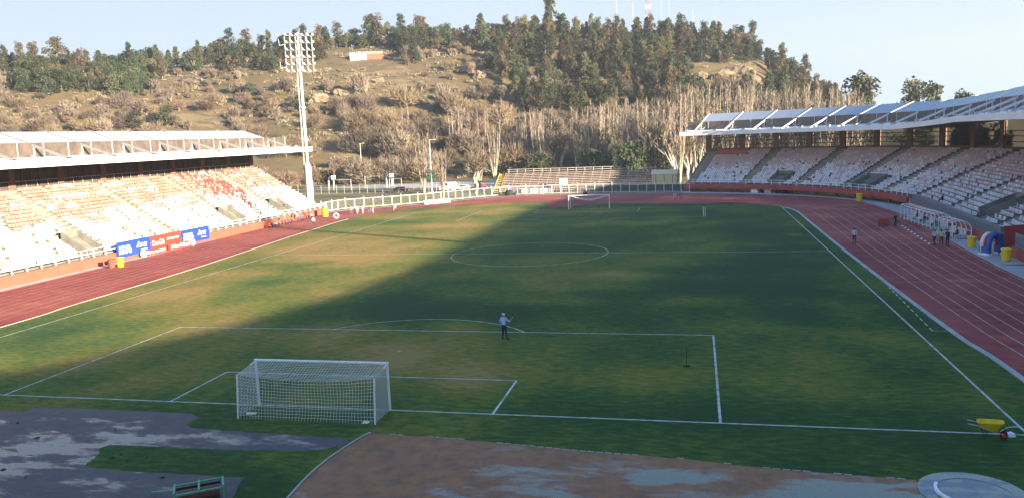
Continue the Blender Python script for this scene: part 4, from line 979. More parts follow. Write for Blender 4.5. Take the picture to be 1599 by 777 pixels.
# ------------------------------------------------------------ vegetation builders
def leaf_quads(mb, c, n, rad, size, flat=.8, r_=rnd):
    for _ in range(n):
        while True:
            p = Vector((r_.uniform(-1,1), r_.uniform(-1,1), r_.uniform(-1,1)))
            if p.length < 1: break
        p = Vector((p.x*rad, p.y*rad, p.z*rad*flat))+c
        a = Vector((r_.gauss(0,1), r_.gauss(0,1), r_.gauss(0,1))).normalized(); b_ = a.orthogonal().normalized(); b_ = b_.cross(a)*math.cos(2)+b_*math.sin(2)
        s = size*r_.uniform(.6, 1.3); mb.add([p-a*s*.5, p+b_*s*.35, p+a*s*.5, p-b_*s*.35], [(0,1,2,3)])
def evergreen(kind, seed, leaves=1.0):
    """one mesh: trunk + limbs + crown of leaf clumps"""
    r_ = random.Random(seed); tr = MB(); cr = MB()
    if kind == 'pine':
        H = 14; tr.tube([(0,0,-.8),(.1,0,H*.5),(0,.1,H*.93)], [.35,.22,.06], 6)
        for k in range(34):
            f = .1+.88*k/34; z = H*f; Rr = (1-f)*3.9+.7; a = k*2.4+r_.uniform(-.3,.3); Rr *= r_.uniform(.7,1.15); p = Vector((math.cos(a)*Rr*.75, math.sin(a)*Rr*.75, z-.2))
            tr.tube([(0,0,z-.3), p], [.08,.03], 3); leaf_quads(cr, p*1.0, 36, Rr*.45+.45, .75, .5, r_); leaf_quads(cr, Vector((p.x*.4, p.y*.4, z)), 18, Rr*.4+.5, .75, .7, r_)
    elif kind == 'euca':
        H = 16; tr.tube([(0,0,-.8),(.4,0,H*.3),(.1,.3,H*.6),(.3,0,H*.85)], [.38,.28,.2,.08], 6)
        for k in range(30):
            f = .16+.84*(k/29); a = r_.uniform(0,6.28); Rr = r_.uniform(.6,3.8)*(1.12-.62*f); p = Vector((math.cos(a)*Rr, math.sin(a)*Rr, H*f))
            tr.tube([(.2,.1,H*f*.78), p], [.1,.03], 3); leaf_quads(cr, p, 62, r_.uniform(1.1,1.9), .75, .85, r_)
    else:
        H = 9.5
        for k in range(3): a = k*2.1; tr.tube([(0,0,-.8),(math.cos(a)*.4,math.sin(a)*.4,H*.3),(math.cos(a)*1.6,math.sin(a)*1.6,H*.7)], [.3,.2,.08], 5)
        for k in range(32):
            a = r_.uniform(0,6.28); q = r_.random()**.55; f = r_.uniform(.12,1.0); Rr = 4.6*q*math.sqrt(max(.08,1-((f-.45)/.6)**2)); p = Vector((math.cos(a)*Rr, math.sin(a)*Rr, H*f*.92)); leaf_quads(cr, p, 56, r_.uniform(1.2,1.8), .7, .75, r_)
    return tr, cr
def one_mesh(tr, cr, mt, mc, name):
    o = len(tr.v); m = MB(); m.v = tr.v+cr.v; m.f = tr.f+[tuple(i+o for i in f) for f in cr.f]; m.m = [0]*len(tr.f)+[1]*len(cr.f)
    return m.mesh(name, [mt, mc])
def bare(seed, H, spread, upright, r0_, depth=5, nb=3, twig=.03):
    r_ = random.Random(seed); tr = MB(); cr = MB()
    def br(p, d, L, r, lv):
        e = p+d*L; m_ = (p+e)/2+Vector((r_.gauss(0,1), r_.gauss(0,1), 0))*L*.05
        tgt = tr if lv <= 1 else cr
        tgt.tube([p, m_, e], [r, r*.85, r*.68], 6 if lv == 0 else (4 if lv < 2 else 3), False)
        if lv >= depth: return
        k_ = nb+(1 if r_.random() < .4 else 0)
        for k in range(k_):
            t_ = r_.uniform(.45, 1.0) if k else 1.0; q = p.lerp(e, t_); a = r_.uniform(0, 6.283); ax = d.orthogonal().normalized(); ax.rotate(__import__('mathutils').Quaternion(d, a))
            nd = (d+ax*spread*r_.uniform(.6, 1.3)+Vector((0,0,upright))).normalized(); br(q, nd, L*r_.uniform(.58,.82), max(twig, r*(.62 if k else .7)), lv+1)
    br(Vector((0,0,-.3)), Vector((r_.gauss(0,.04), r_.gauss(0,.04), 1)).normalized(), H*.27, r0_, 0)
    return tr, cr
def bare_multi(seed, H, n, lean, rr, twigs):
    """poplar-like: several upright leaders with short ascending twigs"""
    r_ = random.Random(seed); tr = MB(); cr = MB()
    for k in range(n):
        a = 6.283*k/n+r_.uniform(-.4,.4); l = lean*r_.uniform(.4,1); h = H*r_.uniform(.75,1); P = [Vector((0,0,-.3)), Vector((math.cos(a)*l*h*.12, math.sin(a)*l*h*.12, h*.25)), Vector((math.cos(a)*l*h*.3, math.sin(a)*l*h*.3, h*.6)), Vector((math.cos(a)*l*h*.36, math.sin(a)*l*h*.36, h))]
        tr.tube(P, [rr, rr*.75, rr*.42, .02], 5, False)
        for j in range(twigs):
            f = r_.uniform(.22,.97); i = 0 if f < .25 else (1 if f < .6 else 2); g0, g1 = (0,.25,.6,1)[i], (0,.25,.6,1)[i+1]; q = P[i].lerp(P[i+1], (f-g0)/(g1-g0)); b_ = r_.uniform(0,6.283); L = H*r_.uniform(.07,.2)*(1.15-f*.6)
            d = Vector((math.cos(b_)*.38, math.sin(b_)*.38, 1)).normalized(); cr.tube([q, q+d*L*.5, q+(d+Vector((0,0,.3))).normalized()*L], [.05,.04,.02], 3, False)
            for m_ in range(2):
                c_ = r_.uniform(0,6.283); d2 = Vector((math.cos(c_)*.5, math.sin(c_)*.5, 1)).normalized(); q2 = q+d*L*r_.uniform(.2,.7); cr.tube([q2, q2+d2*L*.5], [.03,.02], 3, False)
    return tr, cr
def scrub(seed, H, n, w):
    r_ = random.Random(seed); m = MB(); lobes = [(Vector((r_.uniform(-.35,.35)*H, r_.uniform(-.35,.35)*H, r_.uniform(.3,.7)*H)), r_.uniform(.25,.42)*H) for _ in range(6)]
    for k in range(n):
        c_, R_ = r_.choice(lobes); d = Vector((r_.gauss(0,1), r_.gauss(0,1), r_.gauss(0,1))).normalized(); q = c_+Vector((d.x, d.y, d.z*.85))*R_*r_.uniform(.3,1)
        d2 = (d*.8+Vector((r_.gauss(0,.4), r_.gauss(0,.4), .8))).normalized(); L = H*r_.uniform(.12,.28); sd_ = d2.orthogonal().normalized(); sd_.rotate(__import__('mathutils').Quaternion(d2, r_.uniform(0,3)))
        if q.z < 0: q.z = .05
        m.add([q-sd_*w, q+sd_*w, q+d2*L], [(0,1,2)])
    for k in range(7): a = k*.9+r_.uniform(0,.5); m.tube([(0,0,-.5), (math.cos(a)*H*.12, math.sin(a)*H*.12, H*.4), (math.cos(a)*H*.35, math.sin(a)*H*.35, H*.95)], [.16,.1,.03], 3, False)
    return m
KN = {'pine': 'pine_tree', 'euca': 'eucalyptus_tree', 'oak': 'broadleaf_tree'}
EV = {k: [one_mesh(*evergreen(k, 10*i+hash_), 'bark', lf, KN[k]) for i, lf in enumerate(L)] for k, hash_, L in
      (('pine', 1, ['leaf_dark','leaf_mid','leaf_dark','leaf_mid','leaf_dark','leaf_brown']), ('euca', 2, ['leaf_mid','leaf_dark','leaf_brown','leaf_mid','leaf_yellow','leaf_mid','leaf_brown']), ('oak', 3, ['leaf_dark','leaf_mid','leaf_dark','leaf_brown','leaf_dark','leaf_mid']))}
SCR = [scrub(40+i, 3.6, 750, .085).mesh('bare_shrub', ('twig_brown','twig_grey','twig_brown','twig_grey','twig_pale')[i]) for i in range(5)]
SCRB = [scrub(50+i, 8.5, 1300, .1).mesh('leafless_tree', ('twig_brown','twig_grey','twig_pale','twig_brown','twig_brown')[i]) for i in range(5)]

# planting on the hill: (column, distance) chosen at random, kept by zone
def place(meshes, name, x, y, s, label, cat, group, z=None):
    o = bpy.data.objects.new(name, rnd.choice(meshes)); COL.objects.link(o)
    o.location = (x, y, (hill_z(x, y) if z is None else z)-.1); o.rotation_euler = (rnd.uniform(-.05,.05), rnd.uniform(-.05,.05), rnd.uniform(0, 6.28))
    o.scale = (s*rnd.uniform(.75,1.3), s*rnd.uniform(.75,1.3), s*rnd.uniform(.7,1.25)); tag(o, label, cat, group); return o
def polar(u, r):
    dx = (u-799.5)/FPX; d = Vector((fxy.x, fxy.y))+Vector((rt.x, rt.y))*dx/ math.cos(PITCH); d.normalize(); return CX+d.x*r, CY+d.y*r
cnt = {'pine': 0, 'euca': 0, 'oak': 0}; nB = nS = 0
def tree(k, x, y, s_, label, group, z=None, which=None):
    if cnt[k] >= 292: return None
    cnt[k] += 1; L = EV[k]; return place([rnd.choice(L) if which is None else L[which]], KN[k], x, y, s_, label, 'tree', group, z)
# ridge trees
u = -60.0
while u < 1335:
    r = RC-rnd.uniform(0, 26); x, y = polar(u, r)
    k = rnd.choice(['pine','oak','oak','oak','euca']) if u < 450 else rnd.choice(['pine','euca','oak','oak'])
    s_ = {'pine': .82, 'euca': .78, 'oak': 1.05}[k]*rnd.uniform(.7, 1.15)*(0.82 if u < 450 else 1)*(0.8 if u > 1230 else 1)
    zone = 'left part of the ridge' if u < 420 else ('middle of the ridge' if u < 820 else ('ridge near the lattice tower' if u < 1100 else 'right end of the ridge'))
    tree(k, x, y, s_, {'pine':'dark conical pine','euca':'tall loose crowned eucalyptus','oak':'broad dark evergreen'}[k]+' on the skyline, '+zone, 'trees along the ridge line')
    u += rnd.uniform(6, 11)
for (u, s_, k) in ((122,1.25,'euca'),(366,1.15,'pine'),(372,1.05,'euca'),(607,1.3,'euca'),(596,1.1,'euca'),(765,1.2,'pine'),(870,1.3,'euca'),(1152,1.05,'euca'),(1175,1.0,'euca'),(472,1.15,'pine')):
    x, y = polar(u, RC-8); tree(k, x, y, s_, 'tall tree above its neighbours on the skyline '+{122:'at the far left',366:'left of the lamp mast',372:'just right of a tall pine',607:'in the middle, tallest crown',596:'beside the tallest crown',765:'right of the middle',870:'left of the lattice tower',1152:'above the rock face',1175:'right of the rock face',472:'behind the lamp mast'}[u], None)
tries = 0
def wood_p(u, v):
    rv = interp(u, RX, RZ); p = 0
    if u > 760 and v < interp(u, [760,800,840,1000,1200,1310], [95,150,185,178,172,200]): p = 1.0
    elif u < 250 and v < interp(u, [0,60,130,250], [135,150,150,155]): p = .9
    elif 250 <= u < 460 and v < interp(u, [250,300,460], [148,118,112]): p = .9
    elif 450 <= u <= 760 and v < rv+12: p = 1
    if 1085 < u < 1200 and 100 < v < 152: p = 0
    if 0 < u < 50 and 118 < v < 138: p = 0
    if 540 < u < 640 and v < 108: p *= .1
    return p
while sum(cnt.values()) < 760 and tries < 60000:
    tries += 1; u = rnd.uniform(-60, 1310); r = RF+(RC-RF)*rnd.uniform(.15, .98); x, y = polar(u, r); v = px_uv(x, y, hill_z(x, y))[1]
    if rnd.random() > wood_p(u, v): continue
    k = rnd.choice(['pine','euca','euca','oak'] if u > 760 else ['oak','oak','oak','pine','euca'])
    if cnt[k] >= 285: continue
    zone = 'in the dense wood on the right slope of the hill' if u > 760 else 'in the dark wood on the left slope of the hill' if u < 460 else 'just under the ridge in the middle of the hill'
    tree(k, x, y, rnd.uniform(.62,.95)*(1.0 if k == 'oak' else .85), {'pine':'dark conical pine ','euca':'loose crowned eucalyptus ','oak':'broad dark evergreen '}[k]+zone, 'trees in the hill woods')
def on_hill(u, v_): best = min((abs(px_uv(*polar(u, r), hill_z(*polar(u, r)))[1]-v_), r) for r in range(265, 475, 2)); x, y = polar(u, best[1]); return x, y, hill_z(x, y), math.atan2(y-CY, x-CX)-R(90)
for (u, v_, k, s_, lb) in ((662,98,'pine',.95,'lone dark pine on the open slope under the ridge'),(486,172,'oak',.75,'round dark evergreen on the slope right of the lamp mast'),(412,150,'oak',.6,'round dark bush on the slope left of the lamp mast'),(232,203,'oak',.75,'green rounded tree above the left stand roof'),(280,198,'oak',.85,'larger green rounded tree above the left stand roof')):
    x, y, z_, a_ = on_hill(u, v_); cnt[k] -= 1; o = tree(k, x, y, s_, lb, None, which=1 if v_ > 190 else 0); o.scale = (s_,)*3
tries = 0
while nS < 290 and tries < 30000:       # shrubs on the open slopes
    tries += 1; u = rnd.uniform(-60, 1000); r = RF+(RC-RF)*rnd.uniform(.25, .97); x, y = polar(u, r); v = px_uv(x, y, hill_z(x, y))[1]
    d = mnoise.noise(Vector((x*.03, y*.03, 7)))
    p = (.8 if u < 430 else .5)*(1.0 if d > -.05 else .12)
    if wood_p(u, v) > .5: p = 0
    if 540 < u < 640 and v < 118: p = 0
    if rnd.random() > p: continue
    place(SCR, 'bare_shrub', x, y, rnd.uniform(.5,1.5), 'bare brown shrub on the ' + ('brown left slope' if u < 420 else 'open grassy middle slope')+' of the hill', 'shrub', 'bare shrubs on the hill'); nS += 1
while nB < 290:        # leafless brown trees low on the hill
    u = rnd.uniform(-60, 1320); r = RF+(RC-RF)*rnd.random()**1.3*(.5 if u > 560 else .62); x, y = polar(u, r); v = px_uv(x, y, hill_z(x, y))[1]
    if u < 560 and rnd.random() < .35: continue
    if u < 560 and v < 160: continue
    place(SCRB, 'leafless_tree', x, y, rnd.uniform(.6,1.15)*(1 if u > 560 else .72), 'leafless brown tree at the '+('left foot' if u < 560 else 'right foot' if u > 950 else 'middle foot')+' of the hill', 'tree', 'leafless trees at the foot of the hill'); nB += 1

ug = MB(); n_ = 0
while n_ < 9000:
    u = rnd.uniform(-80, 1330); r = RF+(RC-RF)*rnd.uniform(.02, 1.0); x, y = polar(u, r); n_ += 1
    d = mnoise.noise(Vector((x*.045, y*.045, 17)))+.5*mnoise.noise(Vector((x*.13, y*.13, 3)))
    if d < rnd.uniform(-.25, .1): continue
    z = hill_z(x, y); h = rnd.uniform(.5, 1.9); ug.mi = rnd.choice((0, 0, 1, 2, 3)) if u < 780 else rnd.choice((0, 1, 3, 3))
    for k in range(11):
        a = rnd.uniform(0, 6.283); rr = rnd.uniform(0, .9)*h; p = Vector((x+math.cos(a)*rr, y+math.sin(a)*rr, z-.1+rnd.random()*.4*h)); q = Vector((rnd.gauss(0,.5), rnd.gauss(0,.5), rnd.uniform(.4, 1))).normalized()*h*rnd.uniform(.4,.8); sd_ = q.orthogonal().normalized()*.14*h
        ug.add([p-sd_, p+sd_, p+q], [(0,1,2)])
tag(ug.build('undergrowth', ['twig_brown','twig_grey','twig_pale','leaf_mid']), kind='stuff')

# rows of pale leafless poplars behind the far bend
POP = []
for i in range(4):
    a, b_ = bare_multi(70+i, 19, 5+i % 3, .42+.14*(i % 2), .16, 24); POP.append((a.mesh('trunk', 'bark_pale'), b_.mesh('branches', 'twig_pale')))
RND = []
for i in range(4):
    a, b_ = bare(80+i, 17, .55, .16, .36, 5, 3, .03); RND.append((a.mesh('trunk', 'bark_pale'), b_.mesh('branches', 'twig_pale' if i % 2 else 'twig_brown')))
def btree(kind, x, y, s, label, group=None, rz=None, i=None):
    L = POP if kind == 'p' else RND; a, b_ = L[rnd.randrange(len(L)) if i is None else i]
    t = thing('bare_tree', label, 'tree', (x, y, -.05), rnd.uniform(0,6.28) if rz is None else rz, group); t.scale = (s, s, s); link('trunk', a, t); link('branches', b_, t); return t
def at_px(u, v):   # ground point under a picture position, used to lay the trees out
    d = fw+rt*((u-799.5)/FPX)-up*((v-388.5)/FPX); k = -CZ/d.z; return CX+d.x*k, CY+d.y*k
named = [(663,303,205,'p','pale tree with a whitewashed trunk behind the fence, left of the parked vehicles'),(693,312,225,'p','smaller pale tree with a whitewashed foot close to the fence'),(743,303,196,'r','spreading pale tree with a whitewashed trunk right of the parked cars'),(750,299,205,'p','thin pale tree just behind the spreading one near the bleachers stair'),(773,288,192,'p','slender pale tree left of the yellow stair'),(710,268,150,'r','big round headed bare tree behind the car park'),(632,272,168,'p','tall forked bare tree near the green screen'),(600,275,165,'r','round headed bare tree behind the basketball hoops'),(522,292,238,'r','small bare tree beside the sports frames'),(1062,288,140,'p','tall pale tree beside the end of the main stand'),(1052,286,150,'r','wide bare tree beside the end of the main stand'),(995,270,145,'r','wide bare tree behind the right half of the bleachers'),(440,285,238,'r','small bare tree between the left stand and the mast'),(1075,283,190,'r','low bare tree leaning against the end of the main stand')]
for (u, v, vt, k, lb) in named:
    x, y = at_px(u, v); d = math.hypot(x-CX, y-CY); h = (v-vt)/FPX*d; btree(k, x, y, h/(18.5 if k == 'p' else 16.0), lb)
u = 395
while u < 800:
    x, y = at_px(u, rnd.uniform(256, 272)); x2, y2 = x, y; h = rnd.uniform(9, 13) if u < 520 else rnd.uniform(15, 20)
    btree('r' if rnd.random() < .7 else 'p', x, y, h/15.5, 'pale leafless tree at the '+('left' if u < 560 else 'middle')+' back edge of the park', 'pale leafless trees at the back of the park'); u += rnd.uniform(6, 12)
k = 0; u = 560
while u < 1085:
    x, y = at_px(u, rnd.uniform(258, 275)); d = math.hypot(x-CX, y-CY); h = rnd.uniform(15, 21)*(0.9 if u < 700 else 1)
    btree('p' if rnd.random() < .75 else 'r', x, y, h/15.5, 'pale leafless poplar in the dense row behind the bleachers' if u > 780 else 'pale leafless tree behind the park playground', 'pale leafless trees behind the far bend'); u += rnd.uniform(3.2, 6.5) if u > 780 else rnd.uniform(9, 18)
u = 1075
while u < 1345:      # poplars behind the right stand
    x, y = polar(u, rnd.uniform(235, 262)); btree('p', x, y, (interp(u, [1075,1200,1345], [26,24.5,22])+rnd.uniform(-1.5,1.5))/18.5, 'pale leafless poplar showing above the curved stand roof', 'pale poplars behind the main stand'); u += rnd.uniform(6, 10)
for (u, v, s, kk, lb) in ((845,279,1.05,'oak','dark evergreen behind the left half of the bleachers'),(822,277,.85,'oak','smaller dark evergreen behind the bleachers left end'),(985,278,1.3,'oak','dark olive evergreen behind the bleachers right half'),(960,280,1.0,'pine','narrow dark cypress behind the bleachers'),(1003,277,.9,'euca','dark loose evergreen right of the narrow cypress'),(925,278,1.1,'oak','low dark evergreen behind the middle of the bleachers'),(610,270,.6,'oak','dark green bush behind the basketball hoops'),(648,268,.6,'oak','dark green bush over the green screen'),(1035,276,1.0,'oak','dark evergreen between the shed and the main stand')):
    x, y = at_px(u, v); cnt[kk] -= 1; o = tree(kk, x, y, 1, lb, None, 0, 0); o.scale = (s*.85,)*3
    if 'cypress' in lb: o.scale = (.3,.3,.7)
for (u, r, s, lb) in ((1332,330,1.25,'tall eucalyptus standing alone against the sky right of the hill'),(1346,325,1.2,'second eucalyptus of the pair right of the hill'),(1412,330,1.12,'dense eucalyptus above the main stand roof, left one of two'),(1443,332,1.05,'dense eucalyptus above the main stand roof, right one of two'),(1492,360,.95,'small tree top just above the main stand roof')):
    x, y = polar(u, r); cnt['euca'] -= 1; o = tree('euca', x, y, 1, lb, None, 0, 5); o.scale = (s*1.45, s*1.45, s*1.5)

for i in range(26):      # trees close behind the main stand
    a_ = R(60+i*1.6); rr_ = rnd.uniform(80, 92); x, y = (rr_*math.sin(a_), 93.5+rr_*math.cos(a_)) if i < 20 else (rnd.uniform(78, 92), 112-(i-20)*6)
    kk = 'oak' if i % 3 else 'euca'; cnt[kk] -= 1; o = tree(kk, x, y, 1, 'dark evergreen seen between the columns behind the main stand seats', 'trees close behind the main stand', 0, (0, 1, 2, 4)[i % 4]); sc_ = rnd.uniform(1.15, 1.4)*(.82 if kk == 'euca' else 1); o.scale = (sc_, sc_, sc_*.95)
# lower park band: bushes, hedges
HB = [scrub(60+i, 3.2, 300, .09).mesh('bare_shrub', ('twig_brown','twig_pale','twig_grey')[i]) for i in range(3)]
for i in range(50):
    u = rnd.uniform(430, 1075); x, y = at_px(u, rnd.uniform(258, 272)); place(HB, 'bare_shrub', x, y, rnd.uniform(.7,1.5), 'low leafless bush at the back of the park '+('left' if u < 640 else 'middle' if u < 850 else 'right')+' part', 'shrub', 'bushes at the back of the park', z=0)

# ------------------------------------------------------------ rocks and buildings on the hill
def rock(u, v_, s, label):
    best = min((abs(px_uv(*polar(u, r), hill_z(*polar(u, r)))[1]-v_), r) for r in range(265, 470, 2)); x, y = polar(u, best[1])
    s = (s[0]*.85, s[1], s[2]*.7); bm = bmesh.new(); bmesh.ops.create_icosphere(bm, subdivisions=4, radius=1)
    for v in bm.verts:
        n_ = mnoise.noise(v.co*1.3+Vector((u,0,0)))*.5+mnoise.noise(v.co*3.1+Vector((u,3,0)))*.3+mnoise.noise(v.co*7+Vector((u,3,0)))*.12; v.co *= 1+n_
        v.co = Vector((v.co.x*s[0], v.co.y*s[1], v.co.z*s[2]))
    me = bpy.data.meshes.new('rock_outcrop'); bm.to_mesh(me); bm.free(); me.materials.append(MT['rock'])
    link('rock_outcrop', me, None, (x, y, hill_z(x, y)), math.atan2(y-CY, x-CX)-R(90), label, 'rock')
rock(515,158,(5.5,3,4),'pale rock outcrop on the open slope right of the lamp mast'); rock(550,146,(4.5,3,3),'smaller pale rock face above the outcrop near the mast')
rock(1150,128,(11,5,8.5),'large bare yellow rock face on the right end of the hill'); rock(1092,124,(5,3,4.5),'small brown rock face left of the large one'); rock(1185,136,(4.5,3,3.5),'low rock right of the large rock face')
rock(740,112,(5,3,2.5),'scattered pale rock high on the middle slope'); rock(762,120,(4,3,3),'pale rock below the ridge wood'); rock(607,128,(3.5,2,2),'pale rock in the middle of the slope'); rock(700,135,(3,2,1.5),'low rock between brown shrubs'); rock(655,155,(2.6,2,1.6),'small rock above the bare woods')
for i in range(26):
    u = rnd.uniform(440, 800); v_ = rnd.uniform(95, 190); s = rnd.uniform(.4, 1.2); rock(u, v_, (s*1.3, s, s*.8), 'small pale boulder on the open middle slope') ; COL.objects[-1]['group'] = 'boulders on the hill slope'
def on_hill(u, v_): best = min((abs(px_uv(*polar(u, r), hill_z(*polar(u, r)))[1]-v_), r) for r in range(265, 475, 2)); x, y = polar(u, best[1]); return x, y, hill_z(x, y), math.atan2(y-CY, x-CX)-R(90)
x, y, z, a = on_hill(592, 93)
t = thing('hilltop_terrace', 'white and red balustrade wall of a lookout terrace near the hilltop', 'terrace', (x, y, z), a)
b = MB(); b.box((-4.2,0,1.0), (8.2,.6,3.6)); b.build('white_wall', 'white_paint', t)
b = MB(); b.box((4.4,0,1.0), (8.8,.6,3.4)); b.build('red_wall', 'orange_wall', t)
for k in range(18): b = MB(); b.box((-8+k*.98,0,3.3), (.22,.3,1.1)); b.build('baluster', 'white_paint', t)
b = MB(); b.box((0,4,1.2), (17,7,3)); b.build('terrace_floor', 'park', t)
# radio masts
x, y = polar(1018, RC+6); zz = hill_z(x, y)
t = thing('lattice_tower', 'red and white lattice radio tower on top of the hill', 'tower', (x, y, zz)); b = MB(); Ht = 42
for k in range(14):
    f0, f1 = k/14, (k+1)/14; w0, w1 = lerp(1.7, .8, f0), lerp(1.7, .8, f1); b.mi = k % 2
    for i in range(4):
        c0 = ((-1,-1),(1,-1),(1,1),(-1,1))[i]; c1 = ((-1,-1),(1,-1),(1,1),(-1,1))[(i+1) % 4]
        b.bar((c0[0]*w0,c0[1]*w0,Ht*f0), (c0[0]*w1,c0[1]*w1,Ht*f1), .16); b.bar((c0[0]*w0,c0[1]*w0,Ht*f0), (c1[0]*w1,c1[1]*w1,Ht*f1), .07); b.bar((c1[0]*w0,c1[1]*w0,Ht*f0), (c0[0]*w1,c0[1]*w1,Ht*f1), .07)
b.build('mast', ['steel', 'orange_wall'], t)
for (dz, da) in ((20,0),(26,2),(31,4),(35,1)): b = MB(); b.tube([(math.cos(da)*1.6, math.sin(da)*1.6-.5, dz), (math.cos(da)*1.6, math.sin(da)*1.6-1.0, dz)], [.2,.55], 12); b.build('dish', 'white_paint', t)
for (u, h) in ((971,24),(995,22),(1038,30),(1050,26),(1085,20),(193*.31+400,12)):
    x, y = polar(u, RC+4); b = MB(); b.tube([(0,0,0),(0,0,h)], [.14,.07], 5)
    for k in range(4): b.bar((-.5,0,h*.6+k*h*.1), (.5,0,h*.6+k*h*.1), .06)
    o = b.build('radio_mast', 'steel', label={971:'thin radio mast left of the lattice tower, outer one',995:'thin radio mast left of the lattice tower, inner one',1038:'faint radio mast just right of the lattice tower',1050:'second faint radio mast right of the lattice tower',1085:'farthest right thin radio mast on the ridge'}.get(u,'thin pole on the ridge behind the lamp mast'), cat='radio mast'); o.location = (x, y, hill_z(x, y))

# ------------------------------------------------------------ park behind the fence
pv = [at_px(u, v) for u, v in ((400,294),(560,294),(680,293),(790,292),(790,285),(680,282),(560,284),(400,283))]
poly_sheet('car_park', pv, -0.012, 'apron')
gp = [at_px(u, v) for u, v in ((430,312),(560,306),(740,299),(740,296),(560,300),(430,303))]
def hoop(u, v, label, big=True):
    x, y = at_px(u, v); t = thing('basketball_hoop', label, 'basketball hoop', (x, y, 0), R(-20)); s = 1.0 if big else .8
    b = MB(); b.tube([(0,0,0),(0,0,2.6*s),(.1,0,3.2*s),(.5,0,3.65*s),(1.1,0,3.8*s),(2.0,0,3.8*s)], .2, 8); b.build('gooseneck_pole', 'white_paint', t, smooth=True)
    b = MB(); b.box((2.1,0,3.6*s), (.08,1.8,1.1)); b.build('backboard', 'steel_light', t)
    b = MB(); b.tube([(2.4+.23*math.cos(a), .23*math.sin(a), 3.15*s) for a in [2*math.pi*i/12 for i in range(13)]], .03, 5); b.build('rim', 'orange_wall', t)
hoop(514,296,'white gooseneck basketball hoop nearest the lamp mast'); hoop(604,293,'white gooseneck basketball hoop farther right by the small frame')
def frame(u, v, w, h, label, m='steel_light'):
    x, y = at_px(u, v); t = thing('goal_frame', label, 'goal frame', (x, y, 0), R(-8)); 
    for s in (-1, 1): b = MB(); b.tube([(s*w/2,0,0),(s*w/2,0,h)], .07, 6); b.build('post', m, t)
    b = MB(); b.tube([(-w/2,0,h),(w/2,0,h)], .07, 6); b.build('crossbar', m, t)
frame(535,297,6,3,'small pale goal frame right of the first basketball hoop'); frame(582,293,5,3.4,'grey goal frame between the two basketball hoops','steel'); frame(618,293,4,2.6,'grey goal frame right of the second basketball hoop','steel')
t = thing('park_fence', 'thin grey wire fence across the park behind the track', 'fence')
q = [at_px(u, interp(u, [430,600,780], [304,302,298])) for u in range(430, 790, 12)]
for a in q: b = MB(); b.box((a[0],a[1],1.2), (.08,.08,2.4)); b.build('post', 'steel', t)
for z_ in (2.35,1.2,.15):
    b = MB()
    for a, c_ in zip(q, q[1:]): b.bar((a[0],a[1],z_), (c_[0],c_[1],z_), .05)
    b.build('wire', 'steel', t)
x, y = at_px(655,284); t = thing('green_screen', 'long green windbreak screen in the park', 'screen', (x, y, 0), R(-5)); b = MB(); b.box((0,0,1.9), (11.5,.1,2.4)); b.build('cloth', 'green_net', t)
for k in range(6): b = MB(); b.box((-5.6+k*2.24,.1,1.6), (.1,.1,3.2)); b.build('post', 'steel', t)
# vehicles
def car(u, v, rz, label, m, van=False):
    x, y = at_px(u, v); t = thing('parked_van' if van else 'parked_car', label, 'van' if van else 'car', (x, y, 0), rz, 'vehicles parked behind the fence')
    if van: side = [(-2.4,.35),(-2.4,2.2),(-2.2,2.4),(1.0,2.4),(1.7,1.5),(2.3,1.25),(2.4,.35)]
    else: side = [(-2.1,.35),(-2.15,.85),(-1.75,.95),(-1.2,1.42),(.35,1.45),(1.05,.95),(1.95,.82),(2.1,.35)]
    bm = bmesh.new(); A = [bm.verts.new((px_, -.85, pz)) for px_, pz in side]; B = [bm.verts.new((px_, .85, pz)) for px_, pz in side]
    for p_ in A+B:
        if p_.co.z > 1.0: p_.co.y *= .84
    n_ = len(A); bm.faces.new(A); bm.faces.new(B[::-1])
    for i in range(n_): bm.faces.new((A[(i+1) % n_], A[i], B[i], B[(i+1) % n_]))
    bmesh.ops.bevel(bm, geom=bm.edges[:], offset=.06, segments=2, affect='EDGES'); me = bpy.data.meshes.new('body'); bm.to_mesh(me); bm.free(); me.materials.append(MT[m]); link('body', me, t)
    zt = 1.9 if van else 1.2; 
    for s in (-1, 1):
        b = MB(); b.box((-.35 if not van else .3, s*.79, zt), (1.7 if not van else 1.2, .04, .34 if not van else .6)); b.build('side_window', 'glass', t)
        for px_ in (-1.3, 1.3):
            b = MB(); b.tube([(px_, s*.78, .33), (px_, s*.9, .33)], .33, 14); w2 = b.build('wheel', 'rubber', t); b = MB(); b.tube([(px_, s*.88, .33), (px_, s*.915, .33)], .18, 10); b.build('rim', 'steel', w2)
        b = MB(); b.box(((2.08 if not van else 2.38), s*.6, .7), (.08,.3,.16)); b.build('headlight', 'glass', t)
    b = MB()
    if van: b.quad((1.04,-.66,2.3),(1.04,.66,2.3),(1.74,.7,1.58),(1.74,-.7,1.58))
    else: b.quad((.42,-.64,1.42),(.42,.64,1.42),(1.04,.7,1.02),(1.04,-.7,1.02))
    for i_ in range(len(b.v)): b.v[i_] = (b.v[i_][0]+.05, b.v[i_][1], b.v[i_][2]+.03)
    b.build('windscreen', 'glass', t)
car(700,299,R(165),'white van parked behind the fence between two pale trees','white_paint',True); car(722,297,R(178),'white car parked right of the white van','white_paint'); car(748,296,R(175),'dark red car parked behind the spreading pale tree','red_band'); car(627,300,R(5),'dark red car parked near the green screen','rust')
